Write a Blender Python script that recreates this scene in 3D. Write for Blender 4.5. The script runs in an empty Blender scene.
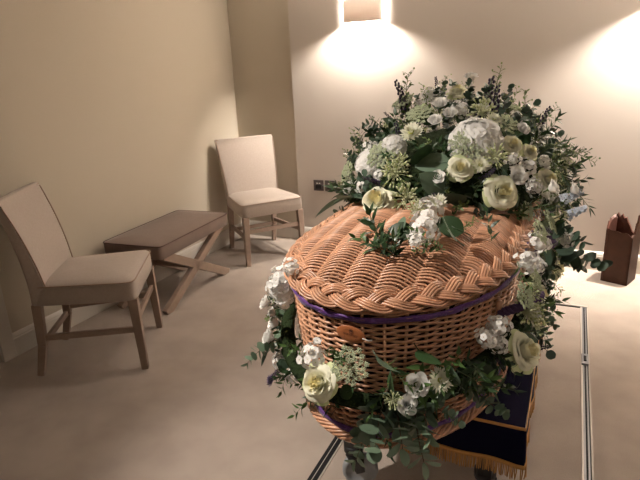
import bpy, bmesh, math, random
import numpy as np
from mathutils import Vector, Matrix, Quaternion
rnd = random.Random(7)
sc = bpy.context.scene
col = sc.collection
PI = math.pi

# ------------------------------------------------------------ camera, world, exposure, big lights
F_PX, PITCH, ROLL, YAW = 535.86, 0.30486, -0.0461, 0.44276
CAM = Vector((2.603, -3.902, 1.38))
fw = Vector((-math.sin(YAW)*math.cos(PITCH), math.cos(YAW)*math.cos(PITCH), -math.sin(PITCH)))
rt = Vector((math.cos(YAW), math.sin(YAW), 0)); up = rt.cross(fw)
rt2 = math.cos(ROLL)*rt + math.sin(ROLL)*up
up2 = -math.sin(ROLL)*rt + math.cos(ROLL)*up
cd = bpy.data.cameras.new('camera'); cam = bpy.data.objects.new('camera', cd); col.objects.link(cam)
cd.sensor_fit = 'HORIZONTAL'; cd.sensor_width = 36.0; cd.lens = F_PX/640*36.0; cd.clip_start = .02
cam.matrix_world = Matrix(((rt2.x, up2.x, -fw.x, CAM.x), (rt2.y, up2.y, -fw.y, CAM.y), (rt2.z, up2.z, -fw.z, CAM.z), (0, 0, 0, 1)))
sc.camera = cam
sc.view_settings.view_transform = 'Standard'; sc.view_settings.look = 'None'
sc.view_settings.exposure = 0.7; sc.view_settings.gamma = 1.0
try: sc.view_settings.use_curve_mapping = False
except Exception: pass
w = bpy.data.worlds.new('world'); sc.world = w; w.use_nodes = True
w.node_tree.nodes['Background'].inputs[0].default_value = (0.02, 0.018, 0.016, 1)
w.node_tree.nodes['Background'].inputs[1].default_value = 1.0

LIGHT_WARM = (1.0, 0.90, 0.80)
def lamp(name, kind, loc, power, color=LIGHT_WARM, size=.03, spot=None, blend=.5, aim=None):
    l = bpy.data.lights.new(name, kind); l.energy = power; l.color = color
    if kind in ('POINT', 'SPOT'): l.shadow_soft_size = size
    if kind == 'SPOT': l.spot_size = spot; l.spot_blend = blend
    o = bpy.data.objects.new(name, l); col.objects.link(o); o.location = loc
    if aim is not None:
        o.rotation_euler = (Vector(aim)-Vector(loc)).to_track_quat('-Z', 'Y').to_euler()
    return o
# the two wall lights' bulbs, and the recessed ceiling downlights
LAMP_X = (1.185, 3.19)
LAMP_P = (92, 280)
for lx, pw in zip(LAMP_X, LAMP_P):
    lamp('wall_light_bulb', 'POINT', (lx, -0.052, 1.785), pw, (1.0, .90, .80), .03)
DOWN = [(1.0, -3.35), (3.6, -3.6), (1.5, -1.3), (3.6, -1.2), (2.4, -5.2)]
DOWN_P = [185, 18, 22, 8, 20]
DOWN_A = [(2.15, -2.5, .5), (3.6, -3.2, 0), (1.5, -1.3, 0), (3.6, -1.2, 0), (2.4, -4.8, 0)]
DOWN_S = [62, 120, 120, 120, 110]
for (dx, dy), pw, am, sp in zip(DOWN, DOWN_P, DOWN_A, DOWN_S):
    lamp('downlight_bulb', 'SPOT', (dx, dy, 2.385), pw, LIGHT_WARM, .05, math.radians(sp), .9, am)

# ------------------------------------------------------------ materials
def mat(name, color, rough=.6, metal=0, spec=.5, var=0, sheen=0, noise=None, bump=None, trans=0, island=0, sub=0):
    m = bpy.data.materials.new(name); m.use_nodes = True; nt = m.node_tree; N = nt.nodes; L = nt.links
    b = N['Principled BSDF']; c = (*color, 1)
    b.inputs['Base Color'].default_value = c; b.inputs['Roughness'].default_value = rough
    b.inputs['Metallic'].default_value = metal; b.inputs['Specular IOR Level'].default_value = spec
    if sheen:
        b.inputs['Sheen Weight'].default_value = sheen; b.inputs['Sheen Roughness'].default_value = .4
    if sub:
        b.inputs['Subsurface Weight'].default_value = sub; b.inputs['Subsurface Radius'].default_value = (.01, .008, .005); b.inputs['Subsurface Scale'].default_value = .5
    tc = N.new('ShaderNodeTexCoord'); cur = None
    if noise:      # (scale, amount, second colour)
        n = N.new('ShaderNodeTexNoise'); n.inputs['Scale'].default_value = noise[0]; n.inputs['Detail'].default_value = 4
        L.new(tc.outputs['Object'], n.inputs['Vector'])
        r = N.new('ShaderNodeMapRange'); r.inputs[1].default_value = .35; r.inputs[2].default_value = .65
        r.inputs[3].default_value = 0; r.inputs[4].default_value = noise[1]; L.new(n.outputs['Fac'], r.inputs[0])
        x = N.new('ShaderNodeMix'); x.data_type = 'RGBA'; x.inputs[6].default_value = c; x.inputs[7].default_value = (*noise[2], 1)
        L.new(r.outputs[0], x.inputs[0]); cur = x.outputs[2]
    for amt, node, out in ((island, 'ShaderNodeNewGeometry', 'Random Per Island'), (var, 'ShaderNodeObjectInfo', 'Random')):
        if amt:
            g = N.new(node); r = N.new('ShaderNodeMapRange'); r.inputs[3].default_value = 1-amt; r.inputs[4].default_value = 1+amt
            L.new(g.outputs[out], r.inputs[0])
            h = N.new('ShaderNodeHueSaturation'); L.new(r.outputs[0], h.inputs['Value'])
            if cur: L.new(cur, h.inputs['Color'])
            else: h.inputs['Color'].default_value = c
            cur = h.outputs['Color']
    if cur: L.new(cur, b.inputs['Base Color'])
    if bump:       # (scale, strength, distance)
        n = N.new('ShaderNodeTexNoise'); n.inputs['Scale'].default_value = bump[0]; n.inputs['Detail'].default_value = 3
        L.new(tc.outputs['Object'], n.inputs['Vector'])
        bp = N.new('ShaderNodeBump'); bp.inputs['Strength'].default_value = bump[1]; bp.inputs['Distance'].default_value = bump[2]
        L.new(n.outputs['Fac'], bp.inputs['Height']); L.new(bp.outputs[0], b.inputs['Normal'])
    if trans:
        t = N.new('ShaderNodeBsdfTranslucent'); mx = N.new('ShaderNodeMixShader'); mx.inputs[0].default_value = trans
        if cur: L.new(cur, t.inputs[0])
        else: t.inputs[0].default_value = c
        L.new(b.outputs[0], mx.inputs[1]); L.new(t.outputs[0], mx.inputs[2]); L.new(mx.outputs[0], N['Material Output'].inputs[0])
    return m
M = dict(
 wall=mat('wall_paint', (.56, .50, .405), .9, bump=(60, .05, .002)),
 wall_lit=mat('wall_paint_lit', (.58, .525, .47), .9, bump=(60, .05, .002)),  # same wall paint, the lamps' pinkish light put into its colour
 ceil=mat('ceiling_paint', (.62, .60, .57), .9), trimblack=mat('matt_black_trim', (.015, .015, .016), .85, spec=.15),
 white=mat('white_gloss_paint', (.62, .585, .53), .35),
 carpet=mat('beige_carpet', (.45, .38, .325), 1, spec=.1, sheen=.2, noise=(5.5, .8, (.375, .312, .265)), bump=(420, .8, .004)),
 linen=mat('oatmeal_linen', (.45, .385, .335), .95, spec=.2, sheen=.15, noise=(90, .4, (.39, .33, .285)), bump=(700, .4, .001)),
 piping=mat('linen_piping', (.36, .27, .215), .9),
 suede=mat('brown_suede', (.215, .158, .132), .95, spec=.2, sheen=.3, noise=(9, .4, (.18, .13, .108)), bump=(500, .3, .001)),
 suede_pipe=mat('brown_piping', (.10, .06, .05), .9),
 oak=mat('washed_oak', (.31, .225, .175), .5, noise=(30, .5, (.25, .178, .138))),
 wicker=mat('buff_willow', (.60, .325, .20), .3, spec=.5, island=.22, noise=(14, .5, (.50, .265, .155))),
 wicker_stake=mat('willow_stake', (.46, .25, .14), .5, island=.2),
 gap_shade=mat('weave_gap_shade', (.055, .028, .018), .95, spec=.1),  # shade of the hollow interior put into a dark brown cloth
 purple=mat('purple_ribbon', (.115, .035, .215), .5, sheen=.3, bump=(160, .6, .003)),
 rope=mat('purple_rope', (.105, .055, .15), .7, island=.15),
 leather=mat('tan_leather', (.40, .135, .048), .45, noise=(40, .4, (.34, .11, .04))),
 ink=mat('brown_stamp', (.10, .03, .015), .6),
 velvet=mat('navy_velvet', (.005, .0045, .018), .95, spec=.05, sheen=.03),
 gold=mat('gold_fringe', (.42, .205, .045), .55, island=.3),
 black=mat('black_metal', (.012, .012, .013), .45),
 rubber=mat('grey_rubber', (.27, .285, .30), .5),
 steel=mat('dull_steel', (.20, .20, .21), .45, metal=.4),
 alu=mat('aluminium_trim', (.46, .42, .37), .5, metal=.2),
 darkwood=mat('dark_walnut', (.06, .024, .013), .5, noise=(22, .6, (.035, .014, .008)), bump=(60, .3, .003), spec=.2),
 bark=mat('reddish_inner_wood', (.11, .035, .02), .6, noise=(26, .6, (.05, .018, .01)), bump=(60, .5, .004)),
 shade=mat('lamp_shade_linen', (.66, .60, .56), .9, bump=(200, .3, .001), trans=.14),
 shade_in=mat('lamp_shade_lining', (.85, .82, .76), .8, trans=.25),
 plate=mat('bronze_plate', (.12, .10, .10), .35, metal=.6),
 rosepetal=mat('cream_rose_petal', (.88, .87, .70), .6, spec=.3, var=.06, trans=.18),
 roseouter=mat('green_cream_petal', (.68, .74, .42), .6, spec=.3, var=.1, trans=.18),
 roseheart=mat('cream_rose_heart', (.88, .82, .52), .6, spec=.3, var=.06, trans=.18),
 whitepetal=mat('white_petal', (.90, .89, .86), .6, spec=.3, var=.04, trans=.2),
 creampetal=mat('cream_petal', (.84, .84, .70), .6, spec=.3, var=.08, trans=.2),
 budgreen=mat('pale_green_bud', (.42, .50, .20), .6, var=.15, trans=.15),
 budcream=mat('cream_bud_tip', (.68, .70, .45), .6, var=.1, trans=.15),
 umbel=mat('pale_green_umbel', (.56, .62, .42), .7, var=.12, trans=.1),
 centre=mat('yellow_green_centre', (.45, .48, .12), .7),
 leafdark=mat('dark_green_leaf', (.032, .072, .026), .38, var=.3, island=.25, trans=.12),
 leafmid=mat('mid_green_leaf', (.075, .145, .04), .42, var=.3, island=.25, trans=.15),
 leaflight=mat('light_green_leaf', (.17, .24, .075), .5, var=.2, island=.25, trans=.2),
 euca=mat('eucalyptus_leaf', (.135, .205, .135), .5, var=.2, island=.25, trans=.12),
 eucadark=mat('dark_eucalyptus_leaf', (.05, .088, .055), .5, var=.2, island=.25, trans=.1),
 stem=mat('green_stem', (.12, .16, .06), .6),
 stembrown=mat('brown_stem', (.10, .07, .04), .7),
 delph=mat('dark_purple_bud', (.030, .018, .05), .6, var=.3, island=.3),
 blue=mat('pale_blue_petal', (.58, .66, .76), .6, var=.2, island=.2, trans=.2),
 lilac=mat('mauve_floret', (.16, .12, .22), .7, var=.3, island=.3),
 moss=mat('dark_moss', (.022, .035, .014), 1, spec=.1, bump=(60, 1, .02)),
 glow=None)
gm = bpy.data.materials.new('downlight_glow'); gm.use_nodes = True
gb = gm.node_tree.nodes['Principled BSDF']; gb.inputs['Emission Color'].default_value = (1, .85, .7, 1); gb.inputs['Emission Strength'].default_value = 6
M['glow'] = gm

# ------------------------------------------------------------ mesh builder
class MB:
    def __init__(s): s.v = []; s.f = []; s.m = []; s.n = 0
    def add(s, verts, faces, mi=0):
        verts = np.asarray(verts, float).reshape(-1, 3); s.v.append(verts)
        for f in faces: s.f.append([i+s.n for i in f]); s.m.append(mi)
        s.n += len(verts); return s
    def merge(s, o, mtx=None, mi=None):
        V = np.concatenate(o.v)
        if mtx is not None:
            A = np.array(mtx); V = V@A[:3, :3].T + A[:3, 3]
        s.v.append(V)
        for f, m in zip(o.f, o.m): s.f.append([i+s.n for i in f]); s.m.append(m if mi is None else mi)
        s.n += len(V); return s
    def grid(s, P, mi=0, closeu=False, closev=False):
        P = np.asarray(P, float); a, b = P.shape[:2]; F = []
        for i in range(a if closeu else a-1):
            for j in range(b if closev else b-1):
                i2 = (i+1) % a; j2 = (j+1) % b
                F.append((i*b+j, i2*b+j, i2*b+j2, i*b+j2))
        return s.add(P.reshape(-1, 3), F, mi)
    def tube(s, pts, r, n=6, mi=0, closed=False, cap=True, flat=1.0, upv=None):
        P = np.asarray(pts, float); k = len(P); R = np.full(k, r) if np.isscalar(r) else np.asarray(r, float)
        T = (np.roll(P, -1, 0)-np.roll(P, 1, 0)) if closed else np.gradient(P, axis=0)
        T /= (np.linalg.norm(T, axis=1)[:, None]+1e-12)
        ref = np.array(upv if upv is not None else ((0, 0, 1.) if abs(T[0][2]) < .9 else (1., 0, 0)), float)
        A = np.cross(T, ref); ln = np.linalg.norm(A, axis=1); bad = ln < 1e-3
        if bad.any(): A[bad] = np.cross(T[bad], (0.3, 1., .2)); ln = np.linalg.norm(A, axis=1)
        A /= ln[:, None]; B = np.cross(A, T)
        an = np.arange(n)*2*PI/n
        ring = P[:, None, :] + R[:, None, None]*(np.cos(an)[None, :, None]*A[:, None, :] + flat*np.sin(an)[None, :, None]*B[:, None, :])
        st = s.n; s.grid(ring, mi, closeu=closed, closev=True)
        if cap and not closed:
            s.f.append([st+i for i in range(n)]); s.m.append(mi)
            s.f.append([st+(k-1)*n+i for i in range(n)][::-1]); s.m.append(mi)
        return s
    def box(s, c, d, mi=0, mtx=None, taper=1.0):
        c = np.array(c, float); h = np.array(d, float)/2
        V = np.array([(x*(taper if z < 0 else 1), y*(taper if z < 0 else 1), z) for x in (-1, 1) for y in (-1, 1) for z in (-1, 1)], float)*h + c
        if mtx is not None:
            A = np.array(mtx); V = V@A[:3, :3].T + A[:3, 3]
        return s.add(V, [(0, 1, 3, 2), (4, 6, 7, 5), (0, 4, 5, 1), (2, 3, 7, 6), (0, 2, 6, 4), (1, 5, 7, 3)], mi)
    def beam(s, p0, p1, a, b, a2=None, b2=None, upv=(0, 0, 1), mi=0):
        p0 = np.array(p0, float); p1 = np.array(p1, float); t = (p1-p0)/np.linalg.norm(p1-p0)
        x = np.cross(t, upv); x /= np.linalg.norm(x); y = np.cross(x, t)
        a2 = a if a2 is None else a2; b2 = b if b2 is None else b2; V = []
        for q, aa, bb in ((p0, a, b), (p1, a2, b2)):
            for sx, sy in ((-1, -1), (1, -1), (1, 1), (-1, 1)): V.append(q+x*sx*aa/2+y*sy*bb/2)
        return s.add(V, [(0, 3, 2, 1), (4, 5, 6, 7), (0, 1, 5, 4), (1, 2, 6, 5), (2, 3, 7, 6), (3, 0, 4, 7)], mi)
    def sphere(s, c, r, n=6, m=4, mi=0, mtx=None):
        r = np.array(r if hasattr(r, '__len__') else (r, r, r), float)
        V = [(0, 0, 1)]
        for i in range(1, m):
            t = PI*i/m
            for j in range(n): V.append((math.sin(t)*math.cos(2*PI*j/n), math.sin(t)*math.sin(2*PI*j/n), math.cos(t)))
        V.append((0, 0, -1)); V = np.array(V)*r
        F = [(0, 1+j, 1+(j+1) % n) for j in range(n)]
        for i in range(m-2):
            for j in range(n): F.append((1+i*n+j, 1+(i+1)*n+j, 1+(i+1)*n+(j+1) % n, 1+i*n+(j+1) % n))
        L = 1+(m-1)*n; F += [(L, 1+(m-2)*n+(j+1) % n, 1+(m-2)*n+j) for j in range(n)]
        if mtx is not None: V = V@np.array(mtx)[:3, :3].T
        return s.add(V+np.array(c), F, mi)
    def mesh(s, name, mats, smooth=True):
        me = bpy.data.meshes.new(name); me.from_pydata(np.concatenate(s.v).tolist(), [], s.f)
        for m in (mats if isinstance(mats, (list, tuple)) else [mats]): me.materials.append(M[m] if isinstance(m, str) else m)
        me.polygons.foreach_set('material_index', s.m)
        me.polygons.foreach_set('use_smooth', [bool(smooth)]*len(s.f)); me.update(); return me
    def build(s, name, mats, parent=None, smooth=True, bevel=0, seg=2, subd=0):
        o = bpy.data.objects.new(name, s.mesh(name, mats, smooth)); col.objects.link(o)
        if len(s.f) < 6000:
            bm = bmesh.new(); bm.from_mesh(o.data); bmesh.ops.recalc_face_normals(bm, faces=bm.faces); bm.to_mesh(o.data); bm.free()
        if parent: o.parent = parent
        if bevel:
            b = o.modifiers.new('bevel', 'BEVEL'); b.width = bevel; b.segments = seg; b.limit_method = 'ANGLE'; b.angle_limit = math.radians(35)
            if smooth: o.modifiers.new('wn', 'WEIGHTED_NORMAL')
        if subd:
            b = o.modifiers.new('sub', 'SUBSURF'); b.levels = b.render_levels = subd
        return o
def tag(o, label=None, cat=None, group=None, kind=None):
    for k, v in (('label', label), ('category', cat), ('group', group), ('kind', kind)):
        if v: o[k] = v
    return o
def empty(name, loc=(0, 0, 0), rz=0, **k):
    o = bpy.data.objects.new(name, None); col.objects.link(o); o.location = loc; o.rotation_euler = (0, 0, rz); o.empty_display_size = .05
    return tag(o, **k)
def struct(o): o['kind'] = 'structure'; return o
def frame(pos, n, spin=0, s=1.0):
    q = Vector(n).normalized().to_track_quat('Z', 'Y')
    return Matrix.Translation(pos) @ q.to_matrix().to_4x4() @ Matrix.Rotation(spin, 4, 'Z') @ Matrix.Scale(s, 4)

# ------------------------------------------------------------ the room
XR, YB, ZC = 4.5, -6.2, 2.4
struct(MB().box((XR/2, YB/2, -.05), (XR+.4, -YB+.5, .1)).build('floor', 'carpet', smooth=False))
struct(MB().box((XR/2, YB/2, ZC+.05), (XR+.4, -YB+.5, .1)).build('ceiling', 'ceil', smooth=False))
DY0, DY1 = -3.27, -2.36     # door opening in the left wall
b = MB(); b.box((-.05, (DY1+.1)/2, ZC/2), (.1, .1-DY1, ZC)); b.box((-.05, (YB+DY0)/2, ZC/2), (.1, DY0-YB, ZC)); b.box((-.05, (DY0+DY1)/2, (2.03+ZC)/2), (.1, DY1-DY0, ZC-2.03))
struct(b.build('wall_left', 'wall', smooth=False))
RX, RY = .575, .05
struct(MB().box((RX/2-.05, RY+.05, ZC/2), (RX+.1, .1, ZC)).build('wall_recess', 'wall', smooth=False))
struct(MB().box(((RX+XR)/2, .10, ZC/2), (XR-RX, .2, ZC)).build('wall_back', 'wall_lit', smooth=False))
struct(MB().box((XR+.05, YB/2, ZC/2), (.1, -YB+.4, ZC)).build('wall_right', 'wall_lit', smooth=False))
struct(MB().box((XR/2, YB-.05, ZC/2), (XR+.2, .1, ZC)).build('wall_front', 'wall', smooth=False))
# skirting: flat board with a stepped, rounded top moulding
def skirting(name, p0, p1, nrm):
    prof = [(0, 0), (.016, 0), (.016, .098), (.012, .104), (.014, .108), (.010, .118), (.006, .124), (0, .128)]
    p0 = Vector(p0); p1 = Vector(p1); n = Vector(nrm)
    P = [[list(q+n*a+Vector((0, 0, z))) for a, z in prof] for q in (p0, p1)]
    m = MB().grid(P); k = len(prof); m.f.append(list(range(k))); m.m.append(0); m.f.append(list(range(k, 2*k))[::-1]); m.m.append(0)
    return struct(m.build(name, 'white', smooth=False))
skirting('baseboard_left', (0, DY1+.075, 0), (0, RY, 0), (1, 0, 0))
skirting('baseboard_left_front', (0, YB, 0), (0, DY0-.075, 0), (1, 0, 0))
skirting('baseboard_recess', (0, RY, 0), (RX, RY, 0), (0, -1, 0))
skirting('baseboard_back', (RX, 0, 0), (XR, 0, 0), (0, -1, 0))
skirting('baseboard_right', (XR, 0, 0), (XR, YB, 0), (-1, 0, 0))
# door with architrave in the left wall
b = MB()
for y in (DY0-.0375, DY1+.0375): b.box((.009, y, 1.03), (.022, .075, 2.06))
b.box((.009, (DY0+DY1)/2, 2.07), (.022, DY1-DY0+.15, .075))
door = struct(b.build('door_1', 'white', smooth=False, bevel=.004))
b = MB(); b.box((-.045, (DY0+DY1)/2, 1.015), (.04, DY1-DY0-.01, 2.02))
for z, h in ((.5, .62), (1.42, .95)):
    for y in ((DY0*.75+DY1*.25), (DY0*.25+DY1*.75)): b.box((-.022, y, z), (.012, .3, h))
b.build('door_leaf', 'white', door, smooth=False, bevel=.004)
MB().tube([(-.025, DY0+.07, 1), (.03, DY0+.07, 1), (.035, DY0+.09, 1), (.035, DY0+.19, 1)], .009, 8).build('door_handle', 'steel', door)

# metal trims let into the carpet round the bier
TX0, TX1, TY1, TY0 = 1.877, 2.757, -.684, -4.6
def trim(name, parts):
    b = MB()
    for c, d, mi in parts: b.box(c, d, mi)
    return struct(b.build(name, ['alu', 'trimblack', 'steel'], smooth=False))
yc, ln = (TY1+TY0)/2, TY1-TY0
def rail(xc, sgn, name):
    return trim(name, [((xc-sgn*.0145, yc, .003), (.007, ln, .006), 0), ((xc-sgn*.007, yc, .0025), (.008, ln, .005), 2), ((xc, yc, .0015), (.008, ln, .003), 1),
                       ((xc+sgn*.007, yc, .003), (.006, ln, .006), 2), ((xc+sgn*.0125, yc, .0015), (.005, ln, .003), 1), ((xc+sgn*.017, yc, .003), (.005, ln, .006), 0)])
rail(TX1, 1, 'trim_1')
trim('trim_2', [((TX0, yc, .0025), (.034, ln, .005), 1), ((TX0-.001, yc, .0035), (.002, ln, .006), 0), ((TX0+.0195, yc, .002), (.005, ln, .004), 0)])
trim('trim_3', [(((TX0+TX1)/2, TY1, .004), (TX1-TX0+.04, .016, .008), 0), (((TX0+TX1)/2, TY1-.012, .0015), (TX1-TX0, .008, .003), 1)])
b = MB(); b.box((TX1, -1.33, .008), (.030, .10, .012), 2)
b.box((TX1, -1.33, .015), (.012, .05, .006), 1)
tag(b.build('rail_clip', ['alu', 'trimblack', 'steel'], smooth=False, bevel=.002), 'small grey metal clip on the floor trim beside the bier', 'clip')

# ------------------------------------------------------------ wall lights, sockets, downlights
def wall_light(x, label):
    r = empty('wall_light', (x, 0, 1.70), label=label, cat='wall light', group='wall lights on the back wall')
    W, D, H, t = .142, .088, .150, .004
    def arc(k, ins): # bowed front between two straight side returns
        P = [(-W+ins, -.010)]
        for i in range(k+1):
            a = PI*i/k; P.append((-(W-ins)*math.copysign(abs(math.cos(a))**.55, math.cos(a)), -.045-(D-.045-ins)*math.sin(a)**.8))
        P.append((W-ins, -.010)); return P
    o = arc(20, 0); i = arc(20, t)
    b = MB(); rows = [[(*p, 0) for p in o], [(*p, H) for p in o], [(*p, H) for p in i], [(*p, 0) for p in i]]
    b.grid(rows, 0, closeu=True)
    n = len(o)
    b.build('lamp_shade', 'shade', r)
    b = MB(); rows = [[(*p, .002) for p in arc(20, t+.001)], [(*p, H-.002) for p in arc(20, t+.001)]]
    b.grid(rows, 0); b.build('shade_lining', 'shade_in', r)
    MB().box((0, -.008, H/2), (.09, .016, .11)).build('back_plate', 'steel', r, smooth=False, bevel=.003)
    b = MB(); b.tube([(0, -.012, .045), (0, -.035, .03), (0, -.052, .03), (0, -.052, .045)], .005, 6)
    for s in (-1, 1): b.tube([(s*.04, -.012, H-.02), (s*.06, -.03, H-.008), (s*.13, -.045, H-.006)], .002, 5)
    b.build('bracket', 'steel', r)
    return r
wall_light(LAMP_X[0], 'linen half-drum wall light glowing above the white coffin flowers')
wall_light(LAMP_X[1], 'linen half-drum wall light just outside the frame above the wooden vase')
def socket(x, z, label):
    r = empty('wall_socket', (x, 0, z), label=label, cat='socket', group='sockets low on the back wall')
    MB().box((0, -.004, 0), (.088, .008, .088)).build('face_plate', 'plate', r, smooth=False, bevel=.002)
    MB().box((0, -.009, -.012), (.05, .006, .034)).build('socket_insert', 'black', r, smooth=False, bevel=.002)
    for s in (-1, 1): MB().box((s*.011, -.0095, .018), (.012, .006, .008)).build('switch', 'white', r, smooth=False, bevel=.001)
socket(.765, .492, 'dark bronze wall socket nearest the corner chair')
socket(.868, .492, 'dark bronze wall socket half hidden by the flowers')
for (dx, dy), dl in zip(DOWN, ('above the door end of the coffin', 'on the far right of the ceiling, nearer the camera', 'above the gap between bench and coffin', 'above the wooden vase side of the room', 'behind the camera')):
    r = empty('downlight', (dx, dy, 2.4), label='recessed round downlight '+dl, cat='downlight', group='ceiling downlights')
    P = [[(rr*math.cos(a), rr*math.sin(a), z) for a in np.arange(24)*2*PI/24] for rr, z in ((.036, -.002), (.036, -.006), (.046, -.006), (.048, 0))]
    MB().grid(P, 0, closev=True).build('rim', 'white', r)
    b = MB(); b.add([(.034*math.cos(a), .034*math.sin(a), -.0025) for a in np.arange(24)*2*PI/24], [list(range(24))[::-1]]); b.build('lens', M['glow'], r)

# ------------------------------------------------------------ chairs (faces +x, origin on the floor under the seat)
def make_chair(name, loc, rz, label, hb=.93, wf=.232, wr=.19, top=.255):
    r = empty(name, loc, rz, label=label, cat='chair', group='linen dining chairs along the walls')
    zs0, zs1 = .372, .475
    xf, xb = .262, -.235
    # seat: boxed cushion, crowned top, narrower at the rear
    NX, NY = 14, 14; P = []
    def wy(x): return wr+.018+(wf+.012-wr-.010)*(x-xb)/(xf-xb)
    def sq(t, e): return math.copysign(1-(1-abs(t))**e, t)
    rings = []
    def outline(ins, z, crown=0):
        pts = []; N = 48
        for i in range(N):
            a = 2*PI*i/N; c, s = math.cos(a), math.sin(a)
            ex = .16; x = math.copysign(abs(c)**ex, c); y = math.copysign(abs(s)**ex, s)
            X = (xf+xb)/2 + x*((xf-xb)/2-ins); Y = y*(wy(X)-ins); pts.append((X, Y, z+crown*(1-x*x)))
        return pts
    for ins, z in ((.006, zs0), (0, zs0+.004), (0, zs1-.022), (.003, zs1-.008), (.012, zs1), (.05, zs1+.010), (.11, zs1+.017), (.18, zs1+.020)):
        rings.append(outline(ins, z))
    b = MB().grid(rings, 0, closev=True); n = len(rings[0]); b.f.append(list(range((len(rings)-1)*n, len(rings)*n))); b.m.append(0); b.f.append(list(range(n))[::-1]); b.m.append(0)
    seat = b.build('seat', 'linen', r)
    b = MB(); o = outline(-.0005, zs1-.006); b.tube(o, .0032, 6, closed=True); b.build('piping', 'piping', seat)
    # backrest: side band sweeps up and back, widening to the top, front panel inset by piping
    K = 18
    def prof(t):      # centre line of the front face, from seat rail up to the rolled top
        z = zs0 + t*(hb-zs0)
        lean = .035*t + .08*t**2
        return -.14-lean, z
    def thick(t): return .098-.058*t**.8
    def halfw(t): return wr+.016+(top-.012-wr-.016)*max(0, t)**.9
    secs = []
    for i in range(K+1):
        t = i/K; x, z = prof(t); th = thick(t); h = halfw(t)
        if i == K: z -= 0
        ring = []
        N = 40
        for j in range(N):
            a = 2*PI*j/N; c, s = math.cos(a), math.sin(a); e = .28
            xx = math.copysign(abs(c)**e, c)*th/2; yy = math.copysign(abs(s)**.12, s)*h
            bow = -.012*(1-(yy/h)**2)*t
            ring.append((x-th/2+xx+bow, yy, z))
        secs.append(ring)
    lastx, lastz = prof(1)
    for k, (s1, dz) in enumerate(((.985, .008), (.93, .015), (.6, .018))):
        base = secs[K]; cx = sum(p[0] for p in base)/len(base)
        secs.append([(cx+(p[0]-cx)*(s1 if k < 2 else .2), p[1]*(.995 if k == 0 else .985 if k == 1 else .95), lastz+dz) for p in base])
    b = MB().grid(secs, 0, closev=True); n = 40; b.f.append(list(range(n))[::-1]); b.m.append(0); b.f.append(list(range((len(secs)-1)*n, len(secs)*n))); b.m.append(0)
    back = b.build('backrest', 'linen', r)
    b = MB()
    for sgn in (-1, 1):
        P = []
        for i in range(2, K+1):
            t = i/K; x, z = prof(t); P.append((x+.0005, sgn*(halfw(t)-.004), z))
        b.tube(P, .0032, 6)
    x, z = prof(1); b.tube([(x-.012*(1-(y/halfw(1))**2)-.004, y, z+.010) for y in np.linspace(-halfw(1)+.006, halfw(1)-.006, 12)], .0032, 6)
    b.build('piping', 'piping', back)
    # legs and stretchers
    for s in (-1, 1):
        MB().beam((.24, s*(wf-.012), zs0+.005), (.250, s*(wf-.002), 0), .046, .046, .033, .033, upv=(1, 0, 0)).build('leg', 'oak', r, smooth=False, bevel=.003)
        b = MB(); b.beam((-.213, s*(wr-.004), zs0+.005), (-.225, s*wr, .16), .040, .044, .036, .038, upv=(1, 0, 0)); b.beam((-.225, s*wr, .16), (-.262, s*wr, 0), .036, .038, .030, .032, upv=(1, 0, 0))
        b.build('leg', 'oak', r, smooth=False, bevel=.003)
        MB().beam((-.225, s*(wr-.001), .20), (.245, s*(wf-.008), .215), .018, .030).build('stretcher', 'oak', r, smooth=False, bevel=.002)
    MB().beam((.242, -wf+.01, .262), (.242, wf-.01, .262), .018, .030).build('stretcher', 'oak', r, smooth=False, bevel=.002)
    MB().beam((-.225, -wr, .165), (-.225, wr, .165), .018, .028).build('stretcher', 'oak', r, smooth=False, bevel=.002)
    return r
make_chair('dining_chair', (.432, -2.072, 0), math.radians(32), 'oatmeal linen chair with washed oak legs beside the door, seen from its side', hb=.875)
make_chair('dining_chair', (.423, -.361, 0), math.radians(-38), 'oatmeal linen chair standing in the corner, facing the room', hb=.885)

# ------------------------------------------------------------ bench (long side along y)
r = empty('upholstered_bench', (.245, -1.235, 0), math.radians(4.5), label='brown suede topped bench on crossed oak legs between the two chairs', cat='bench')
def slab(w, d, z0, z1, ex=.1, crown=.012):
    rings = []
    for ins, z in ((.006, z0), (0, z0+.004), (0, z1-.01), (.003, z1-.003), (.010, z1), (.05, z1+crown*.6), (.12, z1+crown)):
        ring = []
        for i in range(56):
            a = 2*PI*i/56; c, s = math.cos(a), math.sin(a)
            ring.append((math.copysign(abs(c)**ex, c)*(w/2-ins), math.copysign(abs(s)**ex, s)*(d/2-ins), z))
        rings.append(ring)
    b = MB().grid(rings, 0, closev=True); b.f.append(list(range(56*6, 56*7))); b.m.append(0); b.f.append(list(range(56))[::-1]); b.m.append(0); return b, rings[2]
bb, rg = slab(.43, .80, .362, .448)
cu = bb.build('cushion', 'suede', r)
MB().tube([(x*1.003, y*1.002, z+.006) for x, y, z in rg], .0035, 6, closed=True).build('piping', 'suede_pipe', cu)
for s in (-1, 1):
    x = s*.17
    for k, (ya, yb) in enumerate(((-.335, .375), (.335, -.375))):
        b = MB(); dx = .0 if k == 0 else -.0
        b.beam((x+dx, ya, .368), (x+dx, yb, 0), .038, .056, upv=(1, 0, 0)) if False else b.beam((x, ya, .368), (x, yb, .0), .056, .036, upv=(1, 0, 0))
        b.build('leg', 'oak', r, smooth=False, bevel=.003)
MB().beam((-.17, 0, .184), (.17, 0, .184), .032, .032).build('stretcher', 'oak', r, smooth=False, bevel=.003)
MB().box((0, 0, .358), (.36, .70, .02)).build('under_frame', 'oak', r, smooth=False)

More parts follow.
